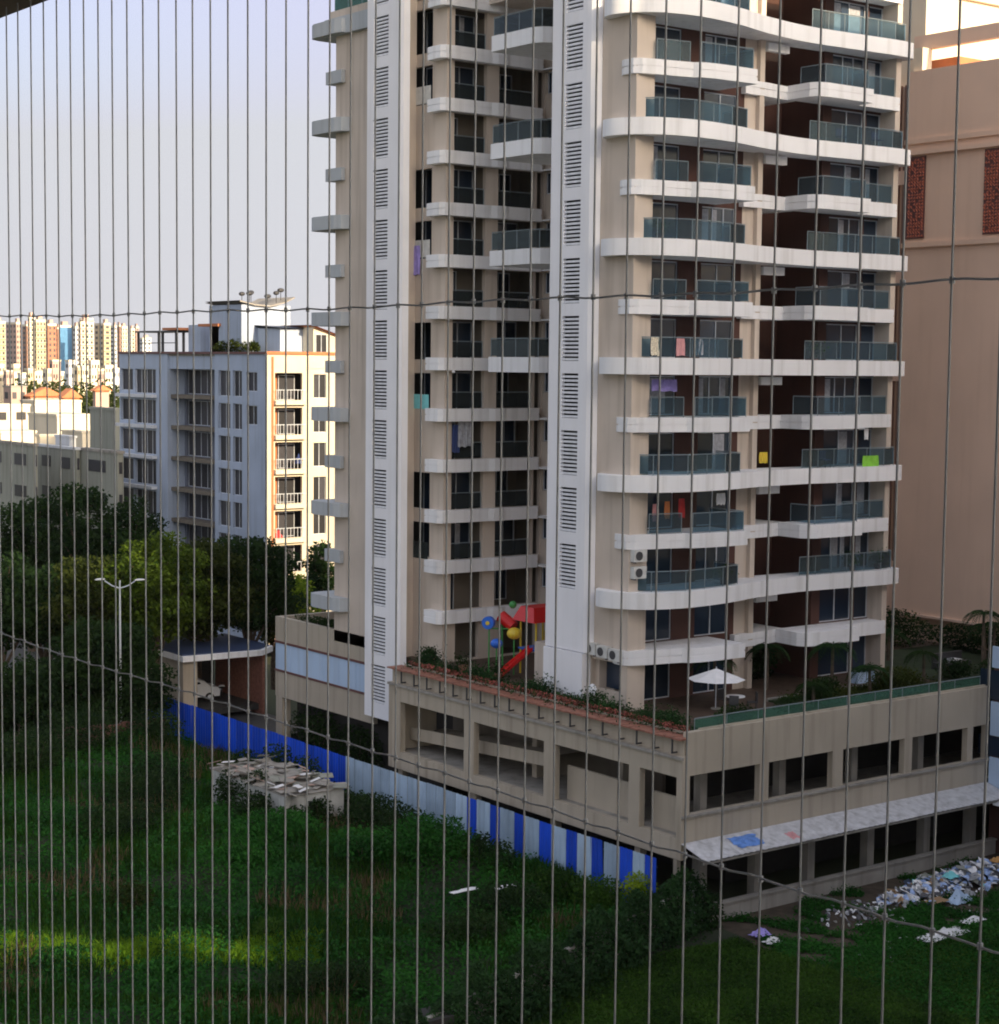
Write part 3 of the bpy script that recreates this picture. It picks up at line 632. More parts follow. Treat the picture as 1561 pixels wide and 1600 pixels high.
crumple('tarpaulin', 60.6, 60.2, 2.63, 1.7, .9, .10, plain('tarp_blue', col(.13, .28, .68), var=.3), 'blue crumpled tarpaulin lying on the left end of the white awning', 'tarpaulin', tilt=.3, seed=3)
crumple('cloth', 63.4, 59.9, 2.53, .6, .6, .12, M['pink'], 'faded pink cloth fallen on the edge of the stained awning', 'cloth', tilt=.3, seed=4)

# low neighbour with blue bands at the right edge
Q = thing('low_block', (85, 50, -.9), 'low block banded in light blue and dark glass at the right end of the podium', 'building')
MB().box(79.62, 92, 30, 60.85, -1, 10.2).build('wall', M['brown'], Q)
for a, b in ((9.1, 10.25), (5.42, 7.26), (2.3, 4.24)):
    y = 31.0
    while y < 60.9: bx('blue_panel', M['lightblue'], Q, 79.5, 79.61, y, min(y+2.46, 60.9), a, b); y += 2.5
for y in np.arange(32, 60.5, 2.5): bx('window', M['pane'], Q, 79.58, 79.615, y, y+2.2, 7.35, 8.95); bx('window', M['pane'], Q, 79.58, 79.615, y, y+2.2, 4.3, 5.35)
MB().quad((79.49, 60.9, 2.5), (79.49, 31, 2.5), (78.0, 31, 2.1), (78.0, 59.4, 2.1)).build('canopy', bpy.data.materials['awning_sheet'], Q)

# ------------------------------------------------------------------ tan building on the right
def at(px, d):
    """plan position on the bearing of column px (1561 px wide photo) at horizontal distance d"""
    k = (px-783)/2841.0*1.0033; return (fwd*d + rgt*k*d)
K = thing('tan_building', (100, 68, DECK), 'large tan building with carved red panels and sunlit cream upper storeys at right', 'building')
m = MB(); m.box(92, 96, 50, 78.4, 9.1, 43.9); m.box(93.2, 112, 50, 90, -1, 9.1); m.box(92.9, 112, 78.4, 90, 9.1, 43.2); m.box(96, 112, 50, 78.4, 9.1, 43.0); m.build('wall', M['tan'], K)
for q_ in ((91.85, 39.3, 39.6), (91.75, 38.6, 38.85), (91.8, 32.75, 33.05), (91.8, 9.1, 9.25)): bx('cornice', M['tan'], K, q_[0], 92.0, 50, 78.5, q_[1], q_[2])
m = MB(); m.box(94.2, 112, 79.0, 88, 43.2, 60); m.build('upper_wall', M['cream'], K)
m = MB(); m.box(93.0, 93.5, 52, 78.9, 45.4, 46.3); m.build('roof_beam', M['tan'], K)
m = MB(); m.box(94.3, 98, 76.3, 78.9, 43.95, 44.9); m.build('roof_hut', M['orange'], K)
m = MB(); m.box(92.3, 93.2, 77.6, 78.3, 43.9, 45.4); m.build('roof_post', M['cream'], K)
MB().box(94.1, 113, 78.7, 79.0, 49.3, 49.8).build('cornice', M['cream'], K)
rp = plain('carved_red', col(.46, .13, .075), var=.35, scale=6)
for ya, yb in ((76.8, 78.3), (70.4, 72.2), (64, 65.6)):
    m = MB(); rs_ = random.Random(int(ya)); pass
    for a in np.arange(ya+.04, yb-.2, .22):
        for z in np.arange(33.4, 38.2, .2):
            if rs_.random() < .9:
                b = rs_.uniform(.08, .2); s_ = rs_.choice((-1, 1)); m.quad((91.9, a, z), (91.86, a+.1, z+.04), (91.9, a+.24, z+.14+b*s_*.6), (91.88, a+.03, z+.19))
    cp = m.build('carved_panel', rp, K, kind='stuff'); bx('backing', M['maroon'], cp, 91.93, 91.99, ya, yb, 33.3, 38.5)
for z in np.arange(11.5, 42, 6.35):
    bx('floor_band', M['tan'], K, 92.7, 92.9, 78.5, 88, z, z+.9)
    for y in np.arange(78.6, 84.5, .52): bx('louvre_blade', M['brown'] if False else plain('brown_blade', col(.22, .12, .08)) if 'brown_blade' not in bpy.data.materials else bpy.data.materials['brown_blade'], K, 92.72, 92.88, y, y+.2, z+.9, z+6.35)

# ------------------------------------------------------------------ white building with sunlit balconies
WB = thing('white_apartment_block', (84, 150, 0), 'white six storey apartment block with one sunlit balcony face and a cluttered roof terrace', 'building')
colsX = [(138.8, 140.7, 1.7, .1), (141.5, 143.15, 2.3, 0), (143.6, 145.8, 2.3, 0), (158.2, 162.7, 2.35, 0), (163.1, 165.8, 2.1, 0)]
m = MB(); hX = []; hY = []
for k in range(8):
    t = 24.25-2.92*k
    for a, b, h, o_ in colsX:
        if k >= 2 and a == 138.8: continue
        hX.append((a, b, t-o_-h, t-o_))
    t = 24.1-3.0*k; hY += [(79.55, 82.3, t-2.35, t), (83.45, 84.75, t-2.2, t-.1)]
holed(m, 'x', 78.8, 79.1, 137.3, 146.5, 0, 25.7, [h for h in hX if h[1] < 147]); holed(m, 'x', 78.8, 79.1, 155.8, 166.1, 0, 25.7, [h for h in hX if h[0] > 150])
m.box(79.1, 80.6, 146.2, 146.5, 0, 25.7); m.box(79.1, 80.6, 155.8, 156.1, 0, 25.7); m.box(79.0, 79.2, 146.5, 155.8, 24.3, 25.7)
m2_ = MB(); holed(m2_, 'x', 80.6, 80.9, 146.5, 155.8, 0, 24.3, [(147.2, 149.6, 24.25-2.92*k-2.2, 24.25-2.92*k) for k in range(8)] + [(150.4, 155.4, 24.25-2.92*k-2.3, 24.25-2.92*k) for k in range(8)])
m.build('wall', M['wbb'], WB); m2_.build('recessed_wall', wall_mat('recess_shade_blue', col(.17, .19, .25), dirt=.6), WB)  # shade of the recess is painted into its back wall
m = MB(); holed(m, 'y', 137.05, 137.3, 78.8, 88.5, 0, 25.7, hY); m.box(82.9, 88.5, 137.0, 137.05, 24.5, 25.6)
for k in range(8): m.box(79.4, 82.5, 136.6, 137.04, 24.1-3.0*k-2.75, 24.1-3.0*k-2.38)
m.build('wall', M['cream'], WB)
for k in range(8):
    t = 24.1-3.0*k
    mb = MB(); 
    for x in np.arange(79.5, 82.3, .35): mb.box(x, x+.04, 136.66, 136.7, t-2.38, t-1.5)
    mb.box(79.45, 82.4, 136.64, 136.72, t-1.5, t-1.44); mb.build('railing', M['alu'], WB)
    door(WB, 'y', 138.3, 80.6, 82.2, t-2.35, t-.2, 2, pm=M['farglass']); door(WB, 'y', 137.25, 83.45, 84.75, t-2.2, t-.1, 2, pm=M['farglass'])
    t = 24.25-2.92*k
    for a, b, h, o_ in colsX:
        if k >= 2 and a == 138.8: continue
        door(WB, 'x', 79.05, a, b, t-o_-h, t-o_, 2 if b-a < 3 else 4, pm=M['farglass'])
    door(WB, 'x', 80.85, 147.2, 149.6, t-2.2, t, 2, pm=M['farglass']); door(WB, 'x', 80.85, 150.4, 155.4, t-2.3, t, 4, pm=M['farglass'])
    bx('balcony_slab', M['mid'], WB, 79.15, 80.6, 146.55, 155.75, t-2.7, t-2.35)  # slabs in the recess darkened in colour to deepen its shade
    bx('balcony_slab', M['wb'], WB, 78.2, 78.79, 158.0, 165.9, t-2.72, t-2.42)
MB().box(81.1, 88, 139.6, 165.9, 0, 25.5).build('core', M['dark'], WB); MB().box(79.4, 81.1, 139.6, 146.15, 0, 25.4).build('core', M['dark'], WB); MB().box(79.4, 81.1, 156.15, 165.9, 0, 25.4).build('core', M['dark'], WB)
bx('inner_wall', M['orange'], WB, 79.3, 80.5, 138.35, 138.45, 0, 25)
bx('inner_wall', M['cream'], WB, 79.15, 79.25, 137.35, 139.5, 0, 25)
bx('pilaster', M['orange'], WB, 79.2, 79.38, 136.95, 137.04, 0, 25.5)
m = MB(); m.box(78.65, 88.5, 136.9, 137.2, 25.7, 25.95); m.build('coping', M['orange'], WB); bx('coping', M['maroon'], WB, 78.65, 78.95, 137.2, 166.2, 25.7, 25.9)
bx('roof', M['concrete'], WB, 78.95, 88.4, 137.2, 166, 25.5, 25.72)
# rooftop rooms
m = MB(); m.box(79.6, 84.6, 143, 149, 25.7, 30.1); m.build('stair_room', M['wbb'], WB)
m = MB(); m.box(81.2, 84.2, 139.0, 143, 25.7, 28.0); m.build('roof_room', M['wbb'], WB)
m = MB(); m.quad((80.9, 138.7, 28.05), (84.3, 138.7, 28.1), (84.3, 143, 28.3), (80.9, 143, 28.3)); m.quad((80.9, 138.7, 27.95), (80.9, 143, 28.2), (84.3, 143, 28.2), (84.3, 138.7, 28.0)); m.build('roof_sheet', M['roofblue'], WB)
m = MB(); m.v += [(83.5, 137.2, 25.7), (88.4, 137.2, 25.7), (88.4, 137.2, 26.6), (83.5, 137.2, 28.1), (83.5, 142, 25.7), (88.4, 142, 25.7), (88.4, 142, 26.6), (83.5, 142, 28.1)]
m.f += [(0, 1, 2, 3), (4, 7, 6, 5), (0, 3, 7, 4), (1, 5, 6, 2), (3, 2, 6, 7)]; m.m += [0]*5; m.build('gable_room', M['cream'], WB)
m = MB(); m.quad((83.2, 136.8, 28.3), (88.8, 136.8, 26.6), (88.8, 142.4, 26.6), (83.2, 142.4, 28.3)); m.quad((83.2, 136.8, 28.2), (83.2, 142.4, 28.2), (88.8, 142.4, 26.5), (88.8, 136.8, 26.5)); m.build('gable_roof', M['orange'], WB)
door(WB, 'y', 137.15, 83.7, 84.8, 25.9, 27.5, 2, pm=M['farglass'])
m = MB(); pr = [(79.3, 142.7, 30.45), (80.8, 142.7, 30.15), (82.3, 142.7, 30.05), (83.8, 142.7, 30.4), (84.9, 142.7, 30.9)]
for a, b in zip(pr[:-1], pr[1:]): m.quad(a, b, (b[0], 149.3, b[2]), (a[0], 149.3, a[2])); m.quad((a[0], a[1], a[2]-.12), (a[0], 149.3, a[2]-.12), (b[0], 149.3, b[2]-.12), (b[0], b[1], b[2]-.12)); m.quad((a[0], a[1], a[2]-.12), (b[0], b[1], b[2]-.12), b, a)
m.build('curved_roof', M['concrete'], WB)
m = MB(); m.box(79.2, 82, 155, 163.5, 27.75, 27.9)
for yy in (155.2, 158, 163.2): m.box(79.4, 79.6, yy, yy+.2, 25.7, 27.75); m.box(81.6, 81.8, yy, yy+.2, 25.7, 27.75)
m.box(79.5, 79.56, 155, 163.5, 26.7, 26.78); m.build('pergola', M['darkmetal'], WB)
MB().box(80.2, 82, 151.8, 154.2, 25.7, 28.4).build('roof_room', M['wbb'], WB)
MB().box(79.0, 82, 154.2, 157.2, 27.92, 28.15).build('tiled_roof', M['orange'], WB); MB().box(79.3, 82, 146.8, 150.6, 28.2, 28.45).build('tiled_roof', M['orange'], WB); MB().box(79.6, 81.8, 147.2, 148.6, 25.7, 28.2).build('roof_room', M['cream'], WB)
for k, (x, y) in enumerate(((80.2, 144.0), (81.2, 144.4), (81.8, 145.2), (82.6, 143.6), (83.6, 143.8), (84.3, 144.2))):
    mb = MB(); z = 30.1+.12*abs(x-82); mb.tube((x, y, z), (x, y, z+.55+.2*(k % 3)), .035, n=5)
    mb.ball((x, y, z+.75+.2*(k % 3)), .30+.06*(k % 2), .30, .2, 8, 5)
    tag(mb.build('water_tank' if k % 2 else 'roof_cowl', M['darkmetal'], None, org=(x, y, z)), ['thin round roof cowl at the left end of the curved roof', 'small dark tank second from the left on the curved roof', 'dark roof cowl in the dip of the curved roof', 'dark tank right of the dip of the curved roof', 'roof cowl near the raised end of the curved roof', 'dark tank at the raised right end of the curved roof'][k], 'tank' if k % 2 else 'cowl', 'tanks and cowls on the curved roof')
shrub('roof_shrub', [(79.6, 146.5, 26.3, .7, 1.2, .6), (79.7, 144, 26.4, .7, 1.5, .7), (79.8, 141.5, 26.3, .7, 1.2, .55)], FO, 'long olive shrub row growing on the roof terrace of the white block', n=1400, leaf=.3)
for k, (x, z, mt, lb) in enumerate(((79.9, 11.4, M['redcloth'], 'red and white washing hung in a lower sunlit balcony of the white block'), (81.9, 17.8, M['navy'], 'dark washing in the third sunlit balcony of the white block'))):
    crumple('washing', x, 137.0, z-1.6, .7, .3, .9, mt, lb, 'washing', seed=20+k)

# ------------------------------------------------------------------ low houses and far towers on the left
def house(px0, px1, d, z1, label, mats=('cream',), pxm=None, depth=None, z0=-1, wrows=0, wcols=0, roof=None, wh=1.1, parap=.25, yoff=0):
    """box whose shaded side face spans px0..pxm and whose sunlit face spans pxm..px1 seen from the balcony"""
    pxm = px0+(px1-px0)*.35 if pxm is None else pxm
    c = at(pxm, d); b = at(px1, d); a = at(px0, d); x0, y0 = c.x, c.y; x1 = b.x*y0/b.y; y1 = a.y*x0/a.x; depth = y1-y0
    t = thing('house' if z1-z0 < 22 else 'tower_block', ((x0+x1)/2, (y0+y1)/2, z0), label, 'building')
    MB().box(x0, x1, y0, y1, z0, z1).build('wall', M[mats[0]], t)
    if parap: bx('parapet', M[mats[-1]], t, x0-.1, x1+.1, y0-.1, y1+.1, z1, z1+parap)
    if roof:
        xm = (x0+x1)/2; zr = z1+parap; m = MB()
        m.v += [(x0-.5, y0-.5, zr), (x1+.5, y0-.5, zr), (x1+.5, y1+.5, zr), (x0-.5, y1+.5, zr), (xm, y0-.5, zr+roof), (xm, y1+.5, zr+roof)]
        m.f += [(0, 1, 4), (1, 2, 5, 4), (2, 3, 5), (3, 0, 4, 5), (0, 3, 2, 1)]; m.m += [0]*5; m.build('roof', M['orange'], t)
    for r in range(wrows):
        z = z1-1.9-r*3.05
        for c in range(wcols):
            xa = x0+(x1-x0)*(c+.28)/wcols; xb = x0+(x1-x0)*(c+.78)/wcols; bx('window', M['farglass'], t, xa, xb, y0-.06, y0+.02, z, z+wh)
        nd = max(1, min(5, int(depth/4.5)))
        for c in range(nd):
            ya = y0+depth*(c+.3)/nd; yb = y0+depth*(c+.75)/nd; bx('window', M['farglass'], t, x0-.06, x0+.02, ya, yb, z, z+wh)
    return t
M['yellow'] = wall_mat('far_yellow', col(.62, .51, .33), dirt=.8); M['brownfar'] = wall_mat('far_brown', col(.34, .19, .13), dirt=.8); M['farblue'] = wall_mat('far_blue', col(.10, .26, .48), dirt=.85); M['pinkfar'] = wall_mat('far_pink', col(.48, .34, .29), dirt=.85)
def zt(y, d): return 25+(563-y)/2841.0*d
M['redbrown'] = wall_mat('far_red_brown', col(.42, .17, .10), dirt=.85)
fart = [(-14, -6, 14, 1010, 507, 'yellow', 'cream tower with orange floor bands at the left edge of the far skyline', 3, 12), (15, 31, 39, 1060, 508, 'pinkfar', 'brownish pink slab second from the left on the far skyline', 2, 12),
 (40, 47, 50, 1150, 511, 'brownfar', 'narrow brown tower behind the pale topped one on the far skyline', 1, 12), (49, 52, 60, 1110, 498, 'cream', 'slim pale tower that rises highest at the left of the skyline', 1, 12), (59, 62, 77, 1000, 504, 'yellow', 'broad yellow tower with balcony lines on the far skyline', 3, 13), (77, 80, 93, 1002, 510, 'redbrown', 'red brown wing beside the broad yellow tower', 2, 12),
 (92, 95, 101, 1200, 515, 'brownfar', 'dark slab edge left of the blue tower', 1, 10), (97, 98, 118, 1040, 512, 'farblue', 'blue glazed tower on the far skyline', 0, 0), (118, 123, 129, 1120, 513, 'wb', 'lilac grey slab touching the blue tower', 1, 11), (127, 131, 151, 1010, 506, 'cream', 'white tower with dark balconies on the far skyline', 3, 12),
 (129, 132, 150, 1030, 501, 'brownfar', 'brown cap block showing over the white tower', 0, 0), (152, 167, 177, 1050, 508, 'yellow', 'ochre tower right of the white tower on the far skyline', 1, 12), (176, 183, 187, 1300, 511, 'wb', 'grey slab right of the ochre tower', 1, 9), (184, 191, 193, 1350, 510, 'brownfar', 'grey brown slab on the far skyline', 1, 9),
 (193, 195, 203, 1300, 512, 'cream', 'slim cream tower on the far skyline', 2, 10), (207, 209, 215, 1400, 515, 'cream', 'pale slim tower nearest the white block on the far skyline', 1, 9), (214, 217, 221, 1450, 512, 'pinkfar', 'slender pinkish tower at the white block', 1, 9), (222, 227, 240, 1500, 529, 'wb', 'low pale block half hidden behind the roof pergola', 2, 4)]
for px0, pxm, px1, d, yt, mt, lb, wc, wr in fart:
    t = house(px0, px1, d, zt(yt, d), lb, (mt, 'cream'), pxm=pxm, wrows=wr, wcols=wc, parap=1.2, wh=1.5)
    c = at(pxm, d); e_ = at(px1, d); wd = (e_.x*c.y/e_.y-c.x)
    bx('lift_room', M['pinkfar'], t, c.x+wd*.3, c.x+wd*.7, c.y+1, c.y+4, zt(yt, d)+1.2, zt(yt, d)+3.4)
    if mt in ('yellow', 'redbrown', 'cream') and wr:
        for k in range(wr): bx('floor_band', M['redbrown' if mt != 'redbrown' else 'brownfar'], t, c.x-.15, c.x+wd+.1, c.y-.25, c.y-.02, zt(yt, d)-3.0-3.05*k, zt(yt, d)-2.6-3.05*k)
rs = random.Random(12)
mids = ['cream', 'pinkfar', 'cream', 'wb', 'yellow', 'cream']; words = ['cream', 'pinkish', 'pale', 'whitish', 'ochre', 'cream']
spots = ['at the left edge', 'left of the pink slab', 'under the pink slab', 'under the slim pale tower', 'left of the broad yellow tower', 'under the broad yellow tower', 'under its red brown wing', 'under the dark slab edge', 'under the blue tower', 'right of the blue tower', 'left below the white tower', 'right below the white tower', 'left of the ochre tower', 'under the ochre tower', 'right of the ochre tower', 'by the edge of the white block']
for k in range(16):
    p0 = -4+k*12.2+rs.uniform(-2, 2); wd = rs.uniform(10, 19); d = rs.uniform(420, 640); yt = rs.choice([568, 572, 577, 582, 586]); 
    if 4 <= k <= 13: yt -= 3
    house(p0, p0+wd, d, zt(yt, d), 'small far %s block %s' % (words[k % 6], spots[k]), (mids[k % 6], 'cream'), pxm=p0+wd*rs.uniform(.15, .4), wrows=2, wcols=3, parap=.5)
def hs(px0, pxm, px1, d, yt, lb, mats, **kw): return house(px0, px1, d, zt(yt, d), lb, mats, pxm=pxm, **kw)
hs(47, 52, 99, 300, 622, 'long low house with an orange roof beyond the trees', ('pinkfar', 'orange'), roof=1.5); hs(97, 103, 127, 292, 624, 'small house with an orange tiled roof next to the long orange roof', ('pinkfar', 'orange'), roof=1.5); hs(149, 153, 174, 330, 612, 'little orange roofed hut by the edge of the white block', ('pinkfar', 'orange'), roof=1.0)
hs(10, 20, 46, 300, 606, 'small brownish house left of the long orange roof', ('pinkfar', 'concrete'), wrows=1, wcols=2)
hs(36, 58, 131, 262, 629, 'sunlit cream house with a plain box shape under the orange roofs', ('cream',), parap=.3)
hs(-26, -10, 51, 250, 636, 'sunlit cream flat roofed house at the far left', ('cream',), parap=.3, wrows=1, wcols=2); hs(48, 93, 152, 238, 651, 'sunlit cream house with a long shaded side in front of the others', ('cream',), parap=.3)
hs(-12, 5, 60, 224, 678, 'low sunlit cream terrace wall house in the left row', ('cream',), parap=.3); hs(60, 66, 96, 222, 683, 'low sunlit wall between the cream terrace houses', ('cream',), parap=.3); hs(100, 132, 150, 216, 676, 'small cream stair room before the long shaded side', ('cream',), parap=.2)
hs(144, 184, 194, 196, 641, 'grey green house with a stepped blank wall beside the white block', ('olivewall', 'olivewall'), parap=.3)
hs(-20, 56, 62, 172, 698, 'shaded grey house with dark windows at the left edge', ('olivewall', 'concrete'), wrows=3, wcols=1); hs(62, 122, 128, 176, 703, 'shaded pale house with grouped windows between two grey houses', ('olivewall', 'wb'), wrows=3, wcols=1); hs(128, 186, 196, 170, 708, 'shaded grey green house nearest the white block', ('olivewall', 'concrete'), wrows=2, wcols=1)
hs(90, 112, 122, 180, 684, 'little pale tank room on the shaded pale house', ('wb', 'wb'), parap=.2)

# ------------------------------------------------------------------ gatehouse, car, lamp, walls
GH = thing('gatehouse', (61, 115, 0), 'open gatehouse with a beige end wall and white canopy edge behind the blue fence', 'building')
bx('end_wall', M['beige2'], GH, 57.8, 58.1, 112.1, 117.8, -.5, 4.35); bx('end_wall', M['beige2'], GH, 58.1, 58.9, 112.1, 112.4, -.5, 4.35)
MB().prism([(57.6, 111.7), (63.6, 111.3), (65.2, 112.6), (65.2, 119.5), (57.6, 118.2)], 4.36, 4.75).build('canopy', M['white'], GH)
MB().prism([(57.7, 112.0), (63.6, 111.6), (65.0, 112.8), (65.0, 119.4), (57.7, 118.1)], 4.755, 4.83).build('roof', M['roofblue'], GH)
bx('brick_wall', M['terracotta'], GH, 64.0, 64.2, 112, 119, -.5, 4.35); bx('rear_wall', M['dark'], GH, 58.2, 64, 119.2, 119.4, -.5, 4.35)
def car(name, x, y, z, rz, mat, label):
    t = thing(name, (x, y, z), label, 'car')
    Rm = Matrix.Translation((x, y, z)) @ Matrix.Rotation(rz, 4, 'Z')
    prof = [(-2.0, .35), (-2.05, .75), (-1.9, 1.0), (-1.35, 1.08), (-.85, 1.5), (-.2, 1.62), (1.0, 1.6), (1.6, 1.35), (1.95, 1.0), (2.02, .6), (1.95, .33)]
    mb = MB(); n = len(prof)
    for s_, w_ in ((-1, .70), (-1, .84), (1, .84), (1, .70)):
        for a, b in prof:
            ww = w_ if b > 1.1 else (.86 if w_ == .84 else .80); ww = min(ww, .86 if b < 1.1 else .72 if w_ == .84 else .68); mb.v.append(tuple(Rm @ Vector((a, s_*ww, b))))
    for r in range(3):
        for k in range(n): mb.f.append((r*n+k, r*n+(k+1) % n, (r+1)*n+(k+1) % n, (r+1)*n+k)); mb.m.append(0)
    mb.f += [tuple(range(n-1, -1, -1)), tuple(range(3*n, 4*n))]; mb.m += [0, 0]; body = mb.build('body', mat, t, smooth=False)
    for s_ in (-1, 1):
        for nm, q in (('side_window', [(-.75, 1.12), (-.55, 1.42), (.1, 1.5), (.1, 1.1)]), ('side_window', [(.2, 1.1), (.2, 1.5), (.95, 1.48), (1.35, 1.15)])):
            mb = MB(); mb.quad(*[tuple(Rm @ Vector((a, s_*.745, b))) for a, b in q]); mb.build(nm, M['pane'], t)
        for a in (-1.25, 1.25):
            c = Rm @ Vector((a, s_*.70, .32)); c2 = Rm @ Vector((a, s_*.88, .32)); wh_ = MB().tube(c, c2, .32, n=14).build('wheel', M['rubber'], t)
            c3 = Rm @ Vector((a, s_*.89, .32)); MB().tube(c2, c3, .18, n=10).build('rim', M['alu'], wh_)
    for q, nm, mt in (([(-1.32, -.62, 1.10), (-1.32, .62, 1.10), (-.88, .58, 1.47), (-.88, -.58, 1.47)], 'windscreen', M['pane']), ([(1.62, -.6, 1.34), (1.62, .6, 1.34), (1.92, .62, 1.06), (1.92, -.62, 1.06)], 'rear_window', M['pane'])):
        mb = MB(); mb.quad(*[tuple(Rm @ (Vector(p)+Vector((-.03 if p[0] < 0 else .03, 0, .03)))) for p in q]); mb.build(nm, mt, t)
    for s_ in (-1, 1):
        c = Rm @ Vector((-2.06, s_*.6, .78)); MB().ball(c, .12, .12, .08, 8, 5).build('headlight', M['alu'], t)
    return t
car('parked_car', 60.3, 116.0, .75, R(170), M['carwhite'], 'small white car parked under the gatehouse canopy')
bx('ramp', M['asphalt'], GH, 57.9, 64, 112.5, 119, .3, .72)
def motorbike(x, y, z, rz):
    t = thing('motorbike', (x, y, z), 'dark motorbike with a white mudguard leaning beside the white car', 'motorbike'); Rm = Matrix.Translation((x, y, z)) @ Matrix.Rotation(rz, 4, 'Z')
    f = lambda a, b, c: tuple(Rm @ Vector((a, b, c)))
    for a in (-.62, .62):
        w_ = MB().path([f(a+.27*math.cos(k*.628), 0, .3+.27*math.sin(k*.628)) for k in range(11)], .045, 5).build('wheel', M['rubber'], t)
    MB().path([f(-.62, 0, .3), f(-.2, 0, .55), f(.4, 0, .6), f(.62, 0, .3)], .05).path([f(.62, 0, .3), f(.42, 0, .95)], .035).path([f(.42, -.3, 1.0), f(.42, .3, 1.0)], .02).build('frame', M['darkmetal'], t)
    MB().ball(f(.15, 0, .78), .28, .14, .13).build('tank', M['carwhite'], t); MB().ball(f(-.35, 0, .78), .32, .13, .07).build('seat', M['rubber'], t)
motorbike(62.9, 116.0, .73, R(60))
def lamp(x, y, z, h, rz, label):
    t = thing('street_lamp', (x, y, z), label, 'street lamp'); f = lambda a, b, c: tuple(Matrix.Translation((x, y, z)) @ Matrix.Rotation(rz, 4, 'Z') @ Vector((a, b, c)))
    MB().tube(f(0, 0, 0), f(0, 0, h), .10, .055, 8).build('pole', M['alu'], t)
    for s_ in (-1, 1):
        MB().path([f(0, 0, h-.5), f(s_*.5, 0, h-.35), f(s_*1.0, 0, h-.02)], .045).build('arm', M['alu'], t)
        MB().ball(f(s_*1.3, 0, h+.06), .38, .15, .08, 8, 6).build('lamp_head', M['carwhite'], t)
lamp(51.6, 108.9, 0, 10.7, R(-37), 'double armed grey street lamp standing in front of the dark trees')
lw = at(90, 112); lw2 = at(262, 116)
BW = thing('brick_wall', (lw.x, lw.y, 0), 'low dark red brick wall beyond the field on the left', 'wall')
for k in range(14):
    a, b = lw.lerp(lw2, k/14), lw.lerp(lw2, (k+1)/14); nrm = Vector((-(b-a).y, (b-a).x, 0)).normalized()*.12
    MB().prism([(a.x, a.y), (b.x, b.y), ((b+nrm).x, (b+nrm).y), ((a+nrm).x, (a+nrm).y)], -.3, 2.0+.08*math.sin(k*1.7)).build('wall_panel', plain('old_brick', col(.10, .045, .035), var=.5, scale=3) if k == 0 else bpy.data.materials['old_brick'], BW)
hp = at(12, 121); HT = thing('tin_roof_hut', (hp.x, hp.y, 0), 'small hut with a pale tin roof at the left edge below the dark trees', 'hut')
bx('wall', M['trunk'], HT, hp.x-1.4, hp.x+.6, hp.y, hp.y+2, 0, 3.95); bx('roof', M['curtain'], HT, hp.x-1.7, hp.x+.9, hp.y-.2, hp.y+2.2, 3.96, 4.02, tilt=('X', .05))

# ------------------------------------------------------------------ hoarding fence
FE = thing('hoarding_fence', (55.5, 85, 0), 'long sheet metal hoarding painted deep blue, then pale blue, then in blue and pale stripes', 'fence')
yb = [113.3, 112.4, 111.49, 110.5, 109.51, 108.5, 107.48, 106.5, 105.5, 104.5, 103.49, 102.4, 101.44, 100.4, 99.37, 98.3, 97.28, 96.2, 95.18, 94.1, 93.13, 92.1, 91.07, 90.1, 89.14, 88.3, 87.54]
pb = [87.54, 86.6, 85.7, 84.8, 83.9, 83.0, 82.1, 81.2, 80.3, 79.4, 78.5, 77.6, 76.7, 75.67]
sb = [75.67, 74.82, 73.65, 72.83, 71.6, 70.71, 69.57, 68.6, 67.45, 66.62, 65.51, 64.62, 63.46, 62.55, 61.7, 60.9]
def fsheet(ya, yb_, mt, lean=0, dz=0):
    mb = MB(); n = 6; zt = 2.42+dz; zb = -.25
    for j in range(n):
        a = ya+(yb_-ya)*j/n; b = ya+(yb_-ya)*(j+1)/n; xa = 55.5+(.035 if j % 2 else 0); xb = 55.5+(0 if j % 2 else .035)
        mb.quad((xa+lean*.2, a, zb), (xa, a+lean, zt), (xb, b+lean, zt), (xb+lean*.2, b, zb))
    return mb.build('sheet', mt, FE, label=None)
rs = random.Random(3)
for a, b in zip(yb[:-1], yb[1:]): fsheet(a-.01, b+.01, M['bluepaint'], 0, rs.uniform(-.03, .03))
for a, b in zip(pb[:-1], pb[1:]): fsheet(a-.01, b+.01, M['palepaint'], 0, rs.uniform(-.03, .03))
for k, (a, b) in enumerate(zip(sb[:-1], sb[1:])): fsheet(a-.01, b+.01, M['bluepaint'] if k % 2 == 0 else M['palepaint'], .12 if k in (10,) else 0, rs.uniform(-.05, .03))
for y in np.arange(61.2, 113.3, 2.6): bx('post', M['darkmetal'], FE, 55.58, 55.66, y, y+.08, -.3, 2.35)
for z in (.7, 2.0): bx('rail', M['darkmetal'], FE, 55.545, 55.58, 60.9, 113.3, z, z+.06)

